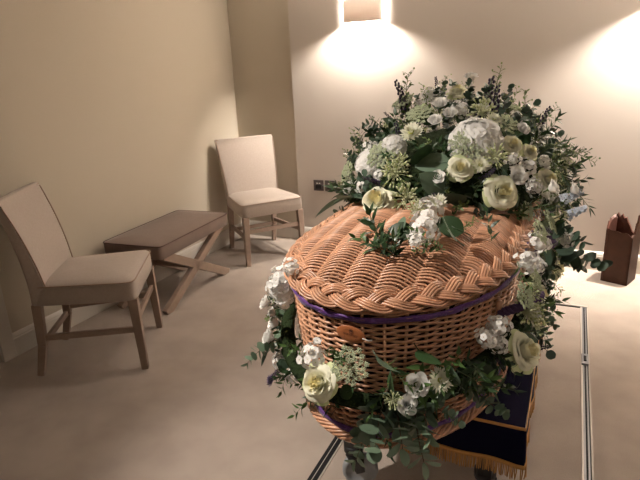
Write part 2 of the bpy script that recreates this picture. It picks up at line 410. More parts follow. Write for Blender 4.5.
# ------------------------------------------------------------ jagged wooden vase on the carpet by the wall
A0 = np.array((2.858, -.205)); ex_ = np.array((.146, -.058)); ey_ = np.array((.058, .146))
r = empty('wooden_vase', (3.0, -.16, 0), label='tall square dark walnut vase with a jagged broken rim on the carpet', cat='vase')
def panel(name, p, q, tops, matn, t=.013, inward=None):
    p = np.array(p)-np.array((3.0, -.16)); q = np.array(q)-np.array((3.0, -.16)); inw = np.array(inward); inw = inw/np.linalg.norm(inw)*t
    b = MB(); rows = []
    for u, z in tops:
        c = p+(q-p)*u; d = c+inw
        rows.append([(c[0], c[1], 0), (c[0], c[1], z), (d[0], d[1], z-.004), (d[0], d[1], 0)])
    b.grid(rows, 0, closev=True); n = len(rows); b.f.append([0, 1, 2, 3][::-1]); b.m.append(0); b.f.append([4*(n-1)+i for i in range(4)]); b.m.append(0)
    return b.build(name, matn, r, smooth=False)
def jag(z0, z1, n, seed, amp):
    q = random.Random(seed); return [(i/n, z0+(z1-z0)*i/n+(amp*q.uniform(-1, 1) if 0 < i < n else 0)) for i in range(n+1)]
F0, F1 = A0, A0+ex_; B0, B1 = A0+ey_, A0+ex_+ey_
panel('front_panel', F0, F1, [(0, .352), (.1, .352), (.25, .345), (.4, .345), (.55, .338), (.68, .342), (.8, .338), (.9, .325), (1, .313)], 'darkwood', inward=ey_)
panel('side_panel', F1, B1, [(0, .313), (.15, .335), (.3, .33), (.42, .40), (.5, .39), (.6, .445), (.7, .42), (.8, .47), (.9, .44), (1, .46)], 'darkwood', inward=-ex_)
panel('side_panel', F0, B0, [(0, .352), (.12, .40), (.2, .385), (.3, .415), (.38, .40), (.5, .42), (.6, .405), (.75, .42), (.85, .40), (1, .41)], 'bark', inward=ex_)
panel('back_panel', B0, B1, [(0, .41), (.08, .43), (.16, .405), (.25, .425), (.33, .40), (.42, .405), (.5, .375), (.58, .355), (.68, .32), (.76, .31), (.84, .36), (.92, .41), (1, .46)], 'bark', inward=-ey_)
b = MB(); c4 = [F0, F1, B1, B0]; b.add([(x-3.0, y+.16, .012) for x, y in c4], [(0, 1, 2, 3)]); b.build('bottom', 'darkwood', r, smooth=False)

# ------------------------------------------------------------ bier: wheeled trolley under the coffin, and its velvet pall
DZ = .468
r = empty('coffin_trolley', (2.2, -1.9, 0), label='black wheeled trolley with grey castors carrying the wicker coffin', cat='trolley')
b = MB()
for x in (-.13, .25): b.box((x, 0, .40), (.03, 1.34, .04))
for y in (-.62, 0, .62): b.box((.06, y, .40), (.40, .03, .035))
b.box((.06, 0, .4375), (.56, 1.34, .034))
b.build('frame', 'black', r, smooth=False, bevel=.003)
for (x, y, sp) in ((-.178, -.585, -1), (.25, -.55, 1), (-.155, .60, -1), (.25, .60, 1)):
    leg = MB().beam((x, y, .40), (x, y, .15), .05, .15, .045, .05, upv=(0, 1, 0)).build('leg', 'black', r, smooth=False, bevel=.004)
    c = Vector((x-.01, y, 0)); an = math.radians(115); dv = Vector((math.sin(an), -math.cos(an), 0)); sd = Vector((math.cos(an), math.sin(an), 0))
    b = MB(); b.tube([(x, y, .17), (x, y, .145)], .034, 14)
    for s in (-1, 1):
        p1 = Vector((x, y, .15))+sd*s*.022; p2 = c+dv*.03+Vector((0, 0, .062))+sd*s*.022
        b.beam(p1, p2, .005, .06, .005, .03, upv=tuple(dv))
    b.build('castor_fork', 'black', leg)
    wc = c+dv*.03+Vector((0, 0, .062))
    rings = []
    for rr, hw in ((.012, .014), (.046, .010), (.048, .015), (.058, .015), (.062, .009), (.062, -.009), (.058, -.015), (.048, -.015), (.046, -.010), (.012, -.014)):
        rings.append([tuple(wc+sd*hw+(dv*math.cos(a)+Vector((0, 0, 1))*math.sin(a))*rr) for a in np.arange(28)*2*PI/28])
    b = MB(); b.grid(rings, 0, closev=True); b.build('wheel', 'rubber', leg)

PX0, PX1, PY0, PY1 = 1.955, 2.560, -2.615, -1.22
pall = empty('velvet_pall', (2.26, -1.9, DZ), label='navy velvet pall with gold fringe draped beneath the wicker coffin', cat='drape')
off = np.array((2.26, -1.9, DZ))
# top cloth outline, left front corner tucked back behind the castor
TOP = [(2.195, PY0), (PX1, PY0), (PX1, PY1), (PX0, PY1), (PX0, -2.30)]
b = MB(); b.add([(x-off[0], y-off[1], -.001) for x, y in TOP]+[(x-off[0], y-off[1], -.012) for x, y in TOP], [(0, 1, 2, 3, 4), (9, 8, 7, 6, 5)]+[(i, i+5, (i+1) % 5+5, (i+1) % 5) for i in range(5)])
b.build('pall_top', 'velvet', pall, smooth=False)
def resample(P, d):
    out = []; P = [np.array(q, float) for q in P]
    for i in range(len(P)-1):
        n = max(2, int(np.linalg.norm(P[i+1]-P[i])/d))
        for k in range(n): out.append(P[i]+(P[i+1]-P[i])*k/n)
    out.append(P[-1]); return np.array(out)
loop = resample(TOP+[TOP[0]], .012); cen = loop.mean(0)
T = np.gradient(loop, axis=0); T /= np.linalg.norm(T, axis=1)[:, None]; NRM = np.stack([T[:, 1], -T[:, 0]], 1)
sarc = np.concatenate([[0], np.cumsum(np.linalg.norm(np.diff(loop, axis=0), axis=1))])
VH = .118
rows = []
for z, k in ((0, 0), (-.004, .25), (-.03, .5), (-.07, .8), (-VH, 1)):
    wv = .002+.004*k*np.sin(sarc*38)+.003*k*np.sin(sarc*17+1)
    P = loop+NRM*wv[:, None]; rows.append([(p[0]-off[0], p[1]-off[1], z) for p in P])
val = MB().grid(rows, 0).build('valance', 'velvet', pall)
def band(z0, z1, o, k):
    rows = []
    for z, oo in ((z0, o), (z0, o+.003), (z1, o+.003), (z1, o)):
        wv = .002+.004*k*np.sin(sarc*38)+.003*k*np.sin(sarc*17+1)+oo
        P = loop+NRM*wv[:, None]; rows.append([(p[0]-off[0], p[1]-off[1], z) for p in P])
    return rows
b = MB(); b.grid(band(.001, -.007, .000, 0)); b.build('gold_braid', 'gold', pall)
b = MB(); b.grid(band(-VH+.004, -VH-.008, .0, 1))
rr_ = random.Random(3)
for s in np.arange(0, sarc[-1], .0042):
    i = min(int(np.searchsorted(sarc, s)), len(loop)-1)
    wv = .004+.004*np.sin(s*38)+.003*np.sin(s*17+1); k = (s-sarc[i-1])/(sarc[i]-sarc[i-1]) if i else 0
    c = (loop[i-1]*(1-k)+loop[i]*k if i else loop[0])+NRM[i]*wv; x, y = c[0]-off[0], c[1]-off[1]
    j = lambda a: rr_.uniform(-a, a)
    b.tube([(x, y, -VH-.004), (x+j(.001), y+j(.001), -VH-.02), (x+j(.003), y+j(.003), -VH-.045+j(.003))], [.0018, .0016, .0013], 4, cap=False)
b.build('fringe', 'gold', val)

# ------------------------------------------------------------ the wicker coffin
CXC = 2.18; YF, YH, LF, LH = -2.36, -1.42, .5, .42
Z0, Z1 = .475, .847
def hwid(y): return .318+.012*min(1, max(0, (y-YF)/.9))
def outl(n, o=0.):
    """plan outline, arc-length resampled, starting at the left rear going round the foot end"""
    P = []
    for i in range(200): a = PI+PI*i/200; P.append((CXC+(hwid(YF)+o)*math.cos(a), YF+(LF+o)*math.sin(a)))
    for i in range(60): P.append((CXC+hwid(YF+(YH-YF)*i/60)+o, YF+(YH-YF)*i/60))
    for i in range(200): a = PI*i/200; P.append((CXC+(hwid(YH)+o)*math.cos(a), YH+(LH+o)*math.sin(a)))
    for i in range(60): P.append((CXC-hwid(YH+(YF-YH)*i/60)-o, YH+(YF-YH)*i/60))
    P = np.array(P); Q = np.vstack([P, P[:1]]); s = np.concatenate([[0], np.cumsum(np.linalg.norm(np.diff(Q, axis=0), axis=1))])
    t = np.linspace(0, s[-1], n, endpoint=False); R = np.stack([np.interp(t, s, Q[:, k]) for k in (0, 1)], 1)
    T = np.roll(R, -1, 0)-np.roll(R, 1, 0); T /= np.linalg.norm(T, axis=1)[:, None]
    return R, np.stack([T[:, 1], -T[:, 0]], 1), s[-1]
coffin = empty('wicker_coffin', (CXC, -1.9, Z0-.005), label='buff willow wicker coffin with braided lid and purple ribbon on the bier', cat='coffin')
CO = np.array((CXC, -1.9, Z0-.005))
def P3(R, z): return np.column_stack([R, np.full(len(R), z) if np.isscalar(z) else z])-CO
NS = 84; SEG = 6; NP = NS*SEG
R0, N0, PER = outl(NP)
b = MB(); rg = np.random.RandomState(2)
def bulge(z): # body tapers slightly to the base
    return -.042*(1-(z-Z0)/(Z1-Z0))
nrow = 46
for k in range(nrow):
    z = Z0+.012+(Z1-Z0-.02)*k/(nrow-1)
    ph = np.arange(NP)*PI/SEG+(k % 2)*PI
    o = bulge(z)+.0062*np.cos(ph)+rg.normal(0, .0006)
    zz = z+.0016*np.sin(ph*.5+rg.uniform(0, 6))+rg.normal(0, .0004)
    # break the row into rods of different lengths so that colour varies along it
    st = rg.randint(0, NP); cuts = [st]
    while cuts[-1] < st+NP-130: cuts.append(cuts[-1]+rg.randint(50, 110))
    cuts.append(st+NP)
    for a0, a1 in zip(cuts[:-1], cuts[1:]):
        idx = np.arange(a0, a1+1) % NP
        P = np.column_stack([R0[idx]+N0[idx]*o[idx][:, None], zz[idx]])-CO
        b.tube(P, .0036*rg.uniform(.88, 1.12), 5, cap=True, upv=(0, 0, 1))
body = b.build('basket_body', 'wicker', coffin)
b = MB()
for i in range(NS):
    j = i*SEG+SEG//2
    j = (i*SEG) % NP
    p0 = R0[j]+N0[j]*bulge(Z0); p1 = R0[j]
    b.tube([(p0[0]-CO[0], p0[1]-CO[1], Z0-CO[2]+.004), (p1[0]-CO[0], p1[1]-CO[1], Z1-CO[2])], .0042, 6)
b.build('stake_rods', 'wicker_stake', body)
RL, NL, _ = outl(160, -.016)
b = MB().grid([P3(RL+NL*bulge(Z0), Z0+.004), P3(RL, Z1)], 0, closev=True); b.f.append(list(range(160))); b.m.append(0)
b.build('gap_shade_shell', 'gap_shade', coffin)  # added shell that keeps the gaps in the body weave dark
def plait(parent, name, o, zc, W, tilt, wave, rods, rad, thick, matn='wicker', per=None, n=900):
    """three strands of parallel rods plaited round the rim; the braid's flat side leans outward by tilt"""
    R, N, L = outl(n, o); cyc = round(L/wave); b = MB(); a = np.arange(n+1)/n*2*PI*cyc
    R = np.vstack([R, R[:1]]); N = np.vstack([N, N[:1]])
    ca, sa = math.cos(tilt), math.sin(tilt)
    for g in range(3):
        th = a+2*PI*g/3
        lat = W*np.sin(th); hgt = thick*np.sin(2*th)
        # offset of each rod across its strand
        dl = W*np.cos(th)*2*PI*cyc/L; ln = np.sqrt(1+dl**2)
        for k in range(rods):
            q = (k-(rods-1)/2)*rad*1.9
            l2 = lat+q/ln; sh = -q*dl/ln      # perpendicular to the strand in the braid's plane
            idx = np.arange(n+1)+sh/L*n
            Rk = np.stack([np.interp(idx, np.arange(-40, n+41), np.concatenate([R[n-40:n, c], R[:n+1, c], R[1:41, c]])) for c in (0, 1)], 1)
            Nk = np.stack([np.interp(idx, np.arange(-40, n+41), np.concatenate([N[n-40:n, c], N[:n+1, c], N[1:41, c]])) for c in (0, 1)], 1)
            bow = .8*rad*(1-(2*q/(rods*rad*1.9+1e-9))**2)
            h2 = hgt+bow
            P = np.column_stack([Rk+Nk*(l2*sa*-1+h2*ca)[:, None]*1.0, zc+l2*ca*1.0+h2*sa])
            P = P-CO
            seg = 75; i = 0
            s0 = rg.randint(10, seg)
            cuts = [0]+list(range(s0, n, seg))+[n]
            for u, v in zip(cuts[:-1], cuts[1:]): b.tube(P[u:v+1], rad, 5, upv=(0, 0, 1), cap=False)
    return b.build(name, matn, parent)
# lid
lid = None
b = MB(); ZL = .883; pit = .0061; AMP = .0115; SP = .082
def half_at(y, o=-.012):
    if y < YF: q = 1-((YF-y)/(LF+o))**2
    elif y > YH: q = 1-((y-YH)/(LH+o))**2
    else: q = 1
    return (hwid(y)+o)*math.sqrt(max(q, 0))
def lidz(x, y):
    dx = (x-CXC)/(hwid(y)-.012)
    dy = (YF-y)/(LF-.012) if y < YF else (y-YH)/(LH-.012) if y > YH else 0
    rr = min(1, math.hypot(dx, dy)); return ZL+.068*(1-rr**2.6)+.006*(1-rr)
ys = np.arange(YF-LF+.02, YH+LH-.018, pit)
for k, y in enumerate(ys):
    h = half_at(y)
    n = max(4, int(2*h/.0125)); xs = np.linspace(-h, h, n+1)
    sk = rg.uniform(-.0006, .0006); jit = rg.normal(0, .0005)
    P = []
    for x in xs:
        e = min(1, (h-abs(x))/.03)
        P.append((x, y+jit+.010*math.sin(x*5)-CO[1], lidz(x+CXC, y)+AMP*e*math.cos(PI*x/SP+(k % 2)*PI)*1.0-CO[2]))
    P = np.array(P)
    b.tube(P, .0030*rg.uniform(.88, 1.12), 5, cap=False, upv=(0, 1, 0))
lid = b.build('lid', 'wicker', coffin)
b = MB()
for i in range(-4, 5):
    x = i*SP*1.0 if abs(i) < 9 else 0
    if abs(x) > .31: continue
    pts = [(x, y-CO[1], lidz(x+CXC, y)-CO[2]) for y in np.linspace(ys[0], ys[-1], 80) if half_at(y) > abs(x)+.003]
    if len(pts) > 3: b.tube(pts, .0045, 6)
b.build('stake_rods', 'wicker_stake', lid)
b = MB(); rings = []
for s in (1, .97, .9, .75, .5, .2, .01):
    pts = []
    for (x, y) in RL:
        X = CXC+(x-CXC)*s; Y = -1.9+(y+1.9)*s; pts.append((X-CO[0], Y-CO[1], lidz(X, Y)-.020-CO[2]))
    rings.append(pts)
b.grid(rings, 0, closev=True); b.build('lid_gap_shade_shell', 'gap_shade', lid)  # added under the lid weave so its gaps look shaded
plait(lid, 'braided_edge', -.004, ZL-.002, .0205, math.radians(56), .190, 4, .0034, .0075)
b = MB()
for k, (o, z) in enumerate(((.000, .848), (.003, .853), (-.002, .858), (.004, .860))):
    R, N, L = outl(600, o); th = np.arange(600)*2*PI*40/600+k*1.6
    b.tube(P3(R+N*(.002*np.cos(th))[:, None], z+.002*np.sin(th)), .0031, 5, closed=True)
b.build('rim_rods', 'wicker', lid)
# base border
b = MB()
for k in range(7):
    R, N, L = outl(700, -.026); th = np.arange(700)*2*PI*26/700+k*2*PI/7
    b.tube(P3(R+N*(.012*np.cos(th))[:, None], Z0+.0085+.010*np.sin(th)), .0042, 5, closed=True)
b.build('base_border', 'wicker', coffin)
# ribbons
def ribbon(z, o, h, seed):
    q = np.random.RandomState(seed); R, N, L = outl(500, o); s = np.arange(500)/500*2*PI; rows = []
    wob = .0009*np.sin(23*s+seed)+.0006*np.sin(57*s); rl = .0018*np.sin(41*s+1)
    for dz, dn in ((-1, 0), (-.9, .8), (-.4, .5), (-.1, 1.1), (.3, .6), (.75, 1.2), (1, 0)):
        rows.append(P3(R+N*(dn*.0045+rl*dz+.0006)[:, None], z+wob+dz*h/2))
    return MB().grid(rows, 0, closev=True).build('purple_ribbon', 'purple', coffin)
ribbon(.837, .006, .0135, 1)
ribbon(Z0+.030, -.029, .014, 5)

# oval leather tag with its stamp
ti = 55
th_ = math.radians(-14.5-90)
def outpt(px_, z, o):
    # point on the outline at plan x
    y = YF-LF*math.sqrt(max(0, 1-((px_-CXC)/hwid(YF))**2)); nx = (px_-CXC)/hwid(YF)**2; ny = (y-YF)/LF**2; n = Vector((nx, ny, 0)).normalized()
    return Vector((px_, y, z))+n*o, n
tp, tn = outpt(2.182, .800, .0125)
tx_ = Vector((0, 0, 1)).cross(tn).normalized(); tx_ = -tx_ if tx_.x < 0 else tx_
rot = Matrix((tx_, Vector((0, 0, 1)), tx_.cross(Vector((0, 0, 1))))).transposed()
rot = rot @ Matrix.Rotation(math.radians(-9), 3, 'Z')
tm = Matrix.Translation(tp-Vector(CO)) @ rot.to_4x4()
def oval(a, c, z, n=40): return [(a*math.cos(t), c*math.sin(t), z+.35*(-(a*math.cos(t))**2)*1.6) for t in np.arange(n)*2*PI/n]
rings = [oval(.036, .0205, -.001), oval(.036, .0205, .0008), oval(.0353, .0198, .0015), oval(.02, .011, .0016), oval(.002, .001, .0016)]
b = MB().grid(rings, 0, closev=True); b.f.append(list(range(160, 200))); b.m.append(0)
tagm = b.build('leather_tag', 'leather', coffin); tagm.matrix_local = tm; tagm['label'] = 'oval tan leather maker tag'
b = MB()
b.tube([(.0048*math.cos(t), .0085+.0048*math.sin(t), .0018) for t in np.arange(20)*2*PI/20], .0006, 5, closed=True)
for k in range(5): b.tube([(-.003+.0015*k, .0055+.001*abs(k-2), .0018), (-.001+.0005*k, .0085, .0018), (-.003+.0015*k, .0118-.0008*abs(k-2), .0018)], .0004, 4)
b.build('stamped_emblem', 'ink', tagm)
def text(body, loc, size, parent, name, m):
    c = bpy.data.curves.new('t', 'FONT'); c.body = body; c.size = size; c.align_x = 'CENTER'; c.extrude = .0001
    o = bpy.data.objects.new('t', c); col.objects.link(o); dg = bpy.context.evaluated_depsgraph_get(); me = bpy.data.meshes.new_from_object(o.evaluated_get(dg))
    bpy.data.objects.remove(o); me.materials.clear(); me.materials.append(M[m]); q = bpy.data.objects.new(name, me); col.objects.link(q); q.parent = parent; q.location = loc; return q
text('SOMERSET', (0, -.0035, .0017), .0075, tagm, 'stamped_lettering', 'ink')
text('WILLOW', (0, -.0105, .0014), .0075, tagm, 'stamped_lettering', 'ink')
MB().tube([(.030, 0, .003), (.034, .0005, .004), (.044, -.002, .001), (.05, -.003, -.006)], .0016, 6).build('tag_tie', 'whitepetal', tagm)

# rope handles with willow toggles
def handle(y, side, z=.765):
    x = CXC+side*(hwid(y) if y > YF else hwid(YF)*math.sqrt(1-((YF-y)/LF)**2))
    nx = Vector((side, -.35 if y < YF-.1 else 0, 0)).normalized(); ty = Vector((0, 0, 1)).cross(nx)
    b = MB(); c = Vector((x, y, z))-Vector(CO); K = 60
    for g in range(3):
        P = []
        for i in range(K+1):
            t = i/K; a = PI*t; base = c+ty*(.075*math.cos(a))*1.0+nx*(.012+.068*math.sin(a))+Vector((0, 0, .035*math.sin(a)))
            tw = 2*PI*7*t+2*PI*g/3; rad = (nx*math.sin(a)+ty*math.cos(a)).normalized()
            P.append(base+(rad*math.cos(tw)+Vector((0, 0, 1))*math.sin(tw))*.0062)
        b.tube(P, .0072, 7)
    h = b.build('rope_handle', 'rope', coffin)
    b = MB()
    for s in (-1, 1):
        q = c+ty*s*.075+nx*.014
        b.tube([q+Vector((0, 0, -.03)), q+Vector((0, 0, .035))], .008, 8)
    b.build('toggle', 'wicker', h)
for y in (-2.50, -2.02, -1.45): handle(y, 1)
for y in (-2.35, -1.45): handle(y, -1)

# ------------------------------------------------------------ flowers: one prototype mesh of each kind, unit size, facing +z
def V3(*a): return np.array(a, float)
def petal(b, a0, R, H, span, opn, curl, mi=0, ruf=.02, nu=7, nv=6, seed=0, z0=0.):
    q = random.Random(seed); ph = q.uniform(0, 6); P = []
    for i in range(nu):
        u = -1+2*i/(nu-1); row = []
        for j in range(nv):
            v = j/(nv-1); wp = math.sin(PI*(.16+.62*v))**.7
            a = a0+u*span*wp; r = R*(.30+.70*v**.55)+opn*v**2.2+ruf*math.sin(2.6*u+ph)*v*v-.03*u*u*v
            z = z0+H*v*(1-.10*u*u*v)-curl*max(0, v-.6)**2*6
            row.append((r*math.cos(a), r*math.sin(a), z))
        P.append(row)
    b.grid(P, mi)
def make_rose(seed, openness=1.):
    q = random.Random(seed); b = MB(); k = 0
    for n, R, H, span, opn, curl, mi in ((3, .05, .50, 1.5, .0, 0, 2), (3, .09, .52, 1.3, .01, 0, 2), (4, .14, .52, 1.05, .02, .01, 2), (4, .19, .50, .95, .05, .03, 0), (5, .25, .46, .85, .08, .07, 0), (5, .31, .40, .80, .12, .13, 0), (5, .36, .32, .78, .16*openness, .17, 0), (5, .38, .22, .74, .20*openness, .20, 1)):
        for i in range(n): petal(b, 2*PI*(i+.37*k)/n+q.uniform(-.15, .15), R*q.uniform(.93, 1.07), H*q.uniform(.95, 1.04), span, opn*q.uniform(.7, 1.3), curl*q.uniform(.6, 1.3), mi, seed=q.random())
        k += 1
    b.v = [x-np.array((0, 0, .18)) for x in b.v]
    return b
def leaf(b, base, d, up_, L, W, mi=0, n=6, shape='point', fold=.25, droop=.25):
    d = np.array(Vector(d).normalized()); s = np.cross(d, up_); s /= np.linalg.norm(s)+1e-9; nn = np.cross(s, d); P = []
    base = np.array(base, float)
    for i in range(n+1):
        t = i/n
        if shape == 'round': w = math.sqrt(max(0, 1-(2*t-1)**2))*.98+.02*(0 < t < 1)
        elif shape == 'oval': w = math.sin(PI*t**.85)**.75
        else: w = math.sin(PI*t**.72)**.95*(1-.25*t)
        c = base+d*L*t-nn*droop*L*t*t
        P.append([c-s*w*W/2+nn*fold*w*W/2, c, c+s*w*W/2+nn*fold*w*W/2])
    b.grid(P, mi); return b
def stemline(L, bend, n=8, seed=0):
    q = random.Random(seed); a = q.uniform(0, 6)
    return [np.array((bend*L*(i/n)**2*math.cos(a)+.02*L*math.sin(5*i/n+a), bend*L*(i/n)**2*math.sin(a), L*i/n)) for i in range(n+1)]
def make_sprig(kind, seed):
    """unit long stem along +z carrying leaves; returns (stem, leaves)"""
    q = random.Random(seed); st = MB(); lf = MB(); P = stemline(1, .3, 10, seed)
    st.tube(P, [.016-.0011*i for i in range(11)], 5)
    T = lambda t: (P[min(9, int(t*10))]*(1-(t*10 % 1))+P[min(10, int(t*10)+1)]*(t*10 % 1)) if t < 1 else P[10]
    spec = dict(ruscus=(12, .46, .165, 'point', .9, .2), eucalyptus=(15, .34, .36, 'round', .9, .05), sprig=(22, .13, .06, 'oval', 1.0, .1), long_ruscus=(20, .34, .06, 'point', .6, .3))[kind]
    n, L, W, shp, ang, fold = spec
    for i in range(n):
        t = .12+.86*i/(n-1); a = (i % 2)*PI+i*(.45 if kind != 'long_ruscus' else .1)+q.uniform(-.4, .4); base = T(t)
        out = np.array((math.cos(a)*math.sin(ang), math.sin(a)*math.sin(ang), math.cos(ang)+q.uniform(-.15, .2)))
        up_ = np.array((-math.cos(a)*.6, -math.sin(a)*.6, 1.))+np.array([q.uniform(-.5, .5) for _ in range(3)])
        k = (1-.45*t)*q.uniform(.8, 1.15)
        if kind == 'eucalyptus': k *= 1.05
        if kind in ('sprig',):
            st.tube([base, base+out*.08], .006, 3, cap=False)
            for m in range(2): leaf(lf, base+out*(.05+.03*m), out+np.array([q.uniform(-.5, .5) for _ in range(3)]), up_, L*k, W*k*1.3, 0, 4, shp, fold)
            if i % 3 == 0: lf.sphere(base+out*.16, .022, 5, 4)
        else:
            leaf(lf, base+out*.02, out, up_, L*k, W*k, 0, 6, shp, fold, q.uniform(.05, .3))
    if kind != 'sprig': leaf(lf, P[10], (q.uniform(-.2, .2), q.uniform(-.2, .2), 1), (1, 0, 0), L*.6, W*.6, 0, 6, shp, fold)
    return st, lf
def make_florets(n, size, seed, dome=.9, petals=5, spike=False, pw=.62, rough=0):
    """cluster of small open flowers over a dome (or up a short spike)"""
    q = random.Random(seed); b = MB()
    for i in range(n):
        t = (i+.5)/n; a = i*2.39996
        if spike:
            z = -.4+.95*t; r = .26*(1-.55*t); nrm = Vector((math.cos(a), math.sin(a), .35)); c = Vector((r*math.cos(a), r*math.sin(a), z))
        else:
            ph = math.acos(1-dome*t); nrm = Vector((math.sin(ph)*math.cos(a), math.sin(ph)*math.sin(a), math.cos(ph))); c = nrm*.5*q.uniform(.95-rough, 1.04+rough*.4)+Vector((0, 0, -.2))
        nrm = (nrm+Vector((q.uniform(-.3, .3), q.uniform(-.3, .3), q.uniform(-.3, .3)))).normalized()
        qt = nrm.to_track_quat('Z', 'Y'); s = size*q.uniform(.8, 1.15); sp = q.uniform(0, 6)
        for k in range(petals):
            aa = 2*PI*k/petals+sp; d = qt@Vector((math.cos(aa), math.sin(aa), .22)); 
            leaf(b, np.array(c+d*s*.06), d, np.array(nrm), s*.52, s*pw, 0, 4, 'oval', .12, .18)
        b.sphere(np.array(c+nrm*s*.03), s*.055, 4, 3, 1)
    return b
def make_buds(n, seed, L=.34, r=.05, dome=1.0):
    q = random.Random(seed); b = MB()
    for i in range(n):
        t = (i+.5)/n; a = i*2.39996; ph = math.acos(1-dome*t); d = np.array((math.sin(ph)*math.cos(a), math.sin(ph)*math.sin(a), math.cos(ph)))
        d += np.array([q.uniform(-.3, .3) for _ in range(3)]); d /= np.linalg.norm(d); k = q.uniform(.6, 1.05)
        b.tube([(0, 0, -.15), d*.2*k, d*.36*k], .008, 3, 2, cap=False)
        e = d*.34*k; P = [e+d*L*k*u for u in (0, .2, .45, .7, .88, 1)]
        b.tube(P[:3], [r*.35, r*.7, r*.85], 6, 0); b.tube(P[2:], [r*.85, r*1.05, r*.8, r*.25], 6, 1)
    return b
def make_umbel(seed):
    q = random.Random(seed); b = MB(); n = 32
    for i in range(n):
        t = (i+.5)/n; a = i*2.39996; r = .46*math.sqrt(t); c = np.array((r*math.cos(a), r*math.sin(a), .16-.45*r*r+q.uniform(-.03, .03)))
        b.tube([(0, 0, -.3), c*np.array((.5, .5, .3)), c], .005, 3, 1, cap=False)
        for k in range(13):
            aa = k*2.39996; rr = .075*math.sqrt((k+.5)/13); e = c+np.array((rr*math.cos(aa), rr*math.sin(aa), .03-rr*.25))
            b.sphere(e, .022*q.uniform(.8, 1.3), 4, 3, 0)
    return b
def make_pompom(seed):
    q = random.Random(seed); b = MB()
    for ring, (n, el, L) in enumerate(((20, .12, .5), (18, .4, .47), (15, .75, .42), (11, 1.1, .36), (7, 1.35, .3))):
        for i in range(n):
            a = 2*PI*(i+.5*(ring % 2))/n+q.uniform(-.1, .1); e = el+q.uniform(-.1, .1); d = np.array((math.cos(a)*math.cos(e), math.sin(a)*math.cos(e), math.sin(e)))
            leaf(b, d*.08, d, (-d[0]*.6, -d[1]*.6, 1.), L*q.uniform(.85, 1.1), .12, 0, 4, 'oval', .4, -.1)
    b.sphere((0, 0, .14), (.14, .14, .1), 8, 4, 1)
    return b
def make_spike(seed, n=34, r=.030):
    q = random.Random(seed); b = MB(); P = stemline(1, .2, 8, seed); b.tube(P, [.012-.001*i for i in range(9)], 4, 1)
    for i in range(n):
        t = .25+.75*i/n; k = t*8; p = P[min(7, int(k))]*(1-k % 1)+P[min(8, int(k)+1)]*(k % 1); a = i*2.4; d = np.array((math.cos(a), math.sin(a), .5)); w = (1.1-.7*t)
        b.tube([p, p+d*.07*w], .005, 3, 1, cap=False)
        b.sphere(p+d*.085*w, (r*w*1.1+.008,)*2+(r*w*1.5+.008,), 5, 4, 0)
    return b
PROTO = {}
def proto(kind, variants): PROTO[kind] = variants
def me(b, name, mats): return b.mesh(name, mats)
# each variant: (part mesh, [(sub-part name, mesh)])
def calyx(seed, z=-.2, L=.3):
    b = MB(); b.sphere((0, 0, z), (.11, .11, .12), 8, 5)
    for i in range(5):
        a = 2*PI*i/5; leaf(b, (.08*math.cos(a), .08*math.sin(a), z), (math.cos(a), math.sin(a), .15), (0, 0, 1), L, .10, 0, 4, 'point')
    b.tube([(0, 0, z), (0, 0, z-.35)], .035, 6)
    return b
cal = me(calyx(1), 'calyx', 'leafmid')
proto('rose', [(me(make_rose(s, o), 'rose', ['rosepetal', 'roseouter', 'roseheart']), [('calyx', cal)]) for s, o in ((1, 1), (2, .6), (3, 1.2))])
def make_lis(seed):
    q = random.Random(seed); b = MB()
    for k, (n, R, H, sp, op) in enumerate(((3, .10, .62, 1.3, .02), (4, .20, .62, 1.0, .06), (5, .30, .56, .85, .12), (5, .36, .46, .8, .20))):
        for i in range(n): petal(b, 2*PI*(i+.4*k)/n+q.uniform(-.2, .2), R, H, sp, op, .05, 0, .04, seed=q.random())
    b.v = [x-np.array((0, 0, .2)) for x in b.v]
    return b
proto('lisianthus', [(me(make_lis(s), 'lisianthus', ['whitepetal']), [('calyx', cal)]) for s in (1, 2)])
hyb = make_florets(150, .20, 4, 1.3, 4, pw=.9)
proto('hydrangea', [(me(hyb, 'hydrangea', ['whitepetal', 'budcream']), [])])
proto('stock', [(me(make_florets(36, .25, s, 1.6, 5, rough=.4, pw=.72), 'stock_flower', ['whitepetal', 'centre']), []) for s in (1, 2, 3)])
proto('agapanthus', [(me(make_buds(54, s, .17, .030, 1.3), 'bud_cluster', ['budgreen', 'budcream']), []) for s in (1, 2)])
proto('umbel', [(me(make_umbel(s), 'lace_umbel', ['umbel', 'stem']), []) for s in (1, 2)])
proto('scabious', [(me(make_pompom(s), 'scabious', ['creampetal', 'centre']), []) for s in (1, 2)])
proto('delphinium', [(me(make_spike(s), 'dark_bud_spike', ['delph', 'stem']), []) for s in (1, 2, 3)])
proto('blue_delphinium', [(me(make_florets(26, .22, 9, 1, 5, True), 'blue_floret_spike', ['blue', 'delph']), [])])
proto('thistle', [(me(make_pompom(5), 'thistle_head', ['lilac', 'delph']), [])])
def sprigs(kind, pname, lm, sm, seeds):
    out = []
    for s in seeds:
        a, l = make_sprig(kind, s); out.append((me(l, pname, lm), [('stem', me(a, 'stem', sm))]))
    return out
proto('ruscus', sprigs('ruscus', 'ruscus_leaves', 'leafdark', 'stem', (1, 2, 3))+sprigs('ruscus', 'ruscus_leaves', 'leafmid', 'stem', (4,)))
proto('eucalyptus', sprigs('eucalyptus', 'eucalyptus_leaves', 'euca', 'stembrown', (1, 2, 3)))
proto('eucalyptus_dark', sprigs('eucalyptus', 'eucalyptus_leaves', 'eucadark', 'stembrown', (6, 7)))
proto('sprig', sprigs('sprig', 'small_leaved_sprig', 'leaflight', 'stem', (1, 2, 3))+sprigs('sprig', 'small_leaved_sprig', 'leafmid', 'stem', (8, 9)))
proto('long_ruscus', sprigs('long_ruscus', 'narrow_leaved_frond', 'leafdark', 'stem', (1, 2)))
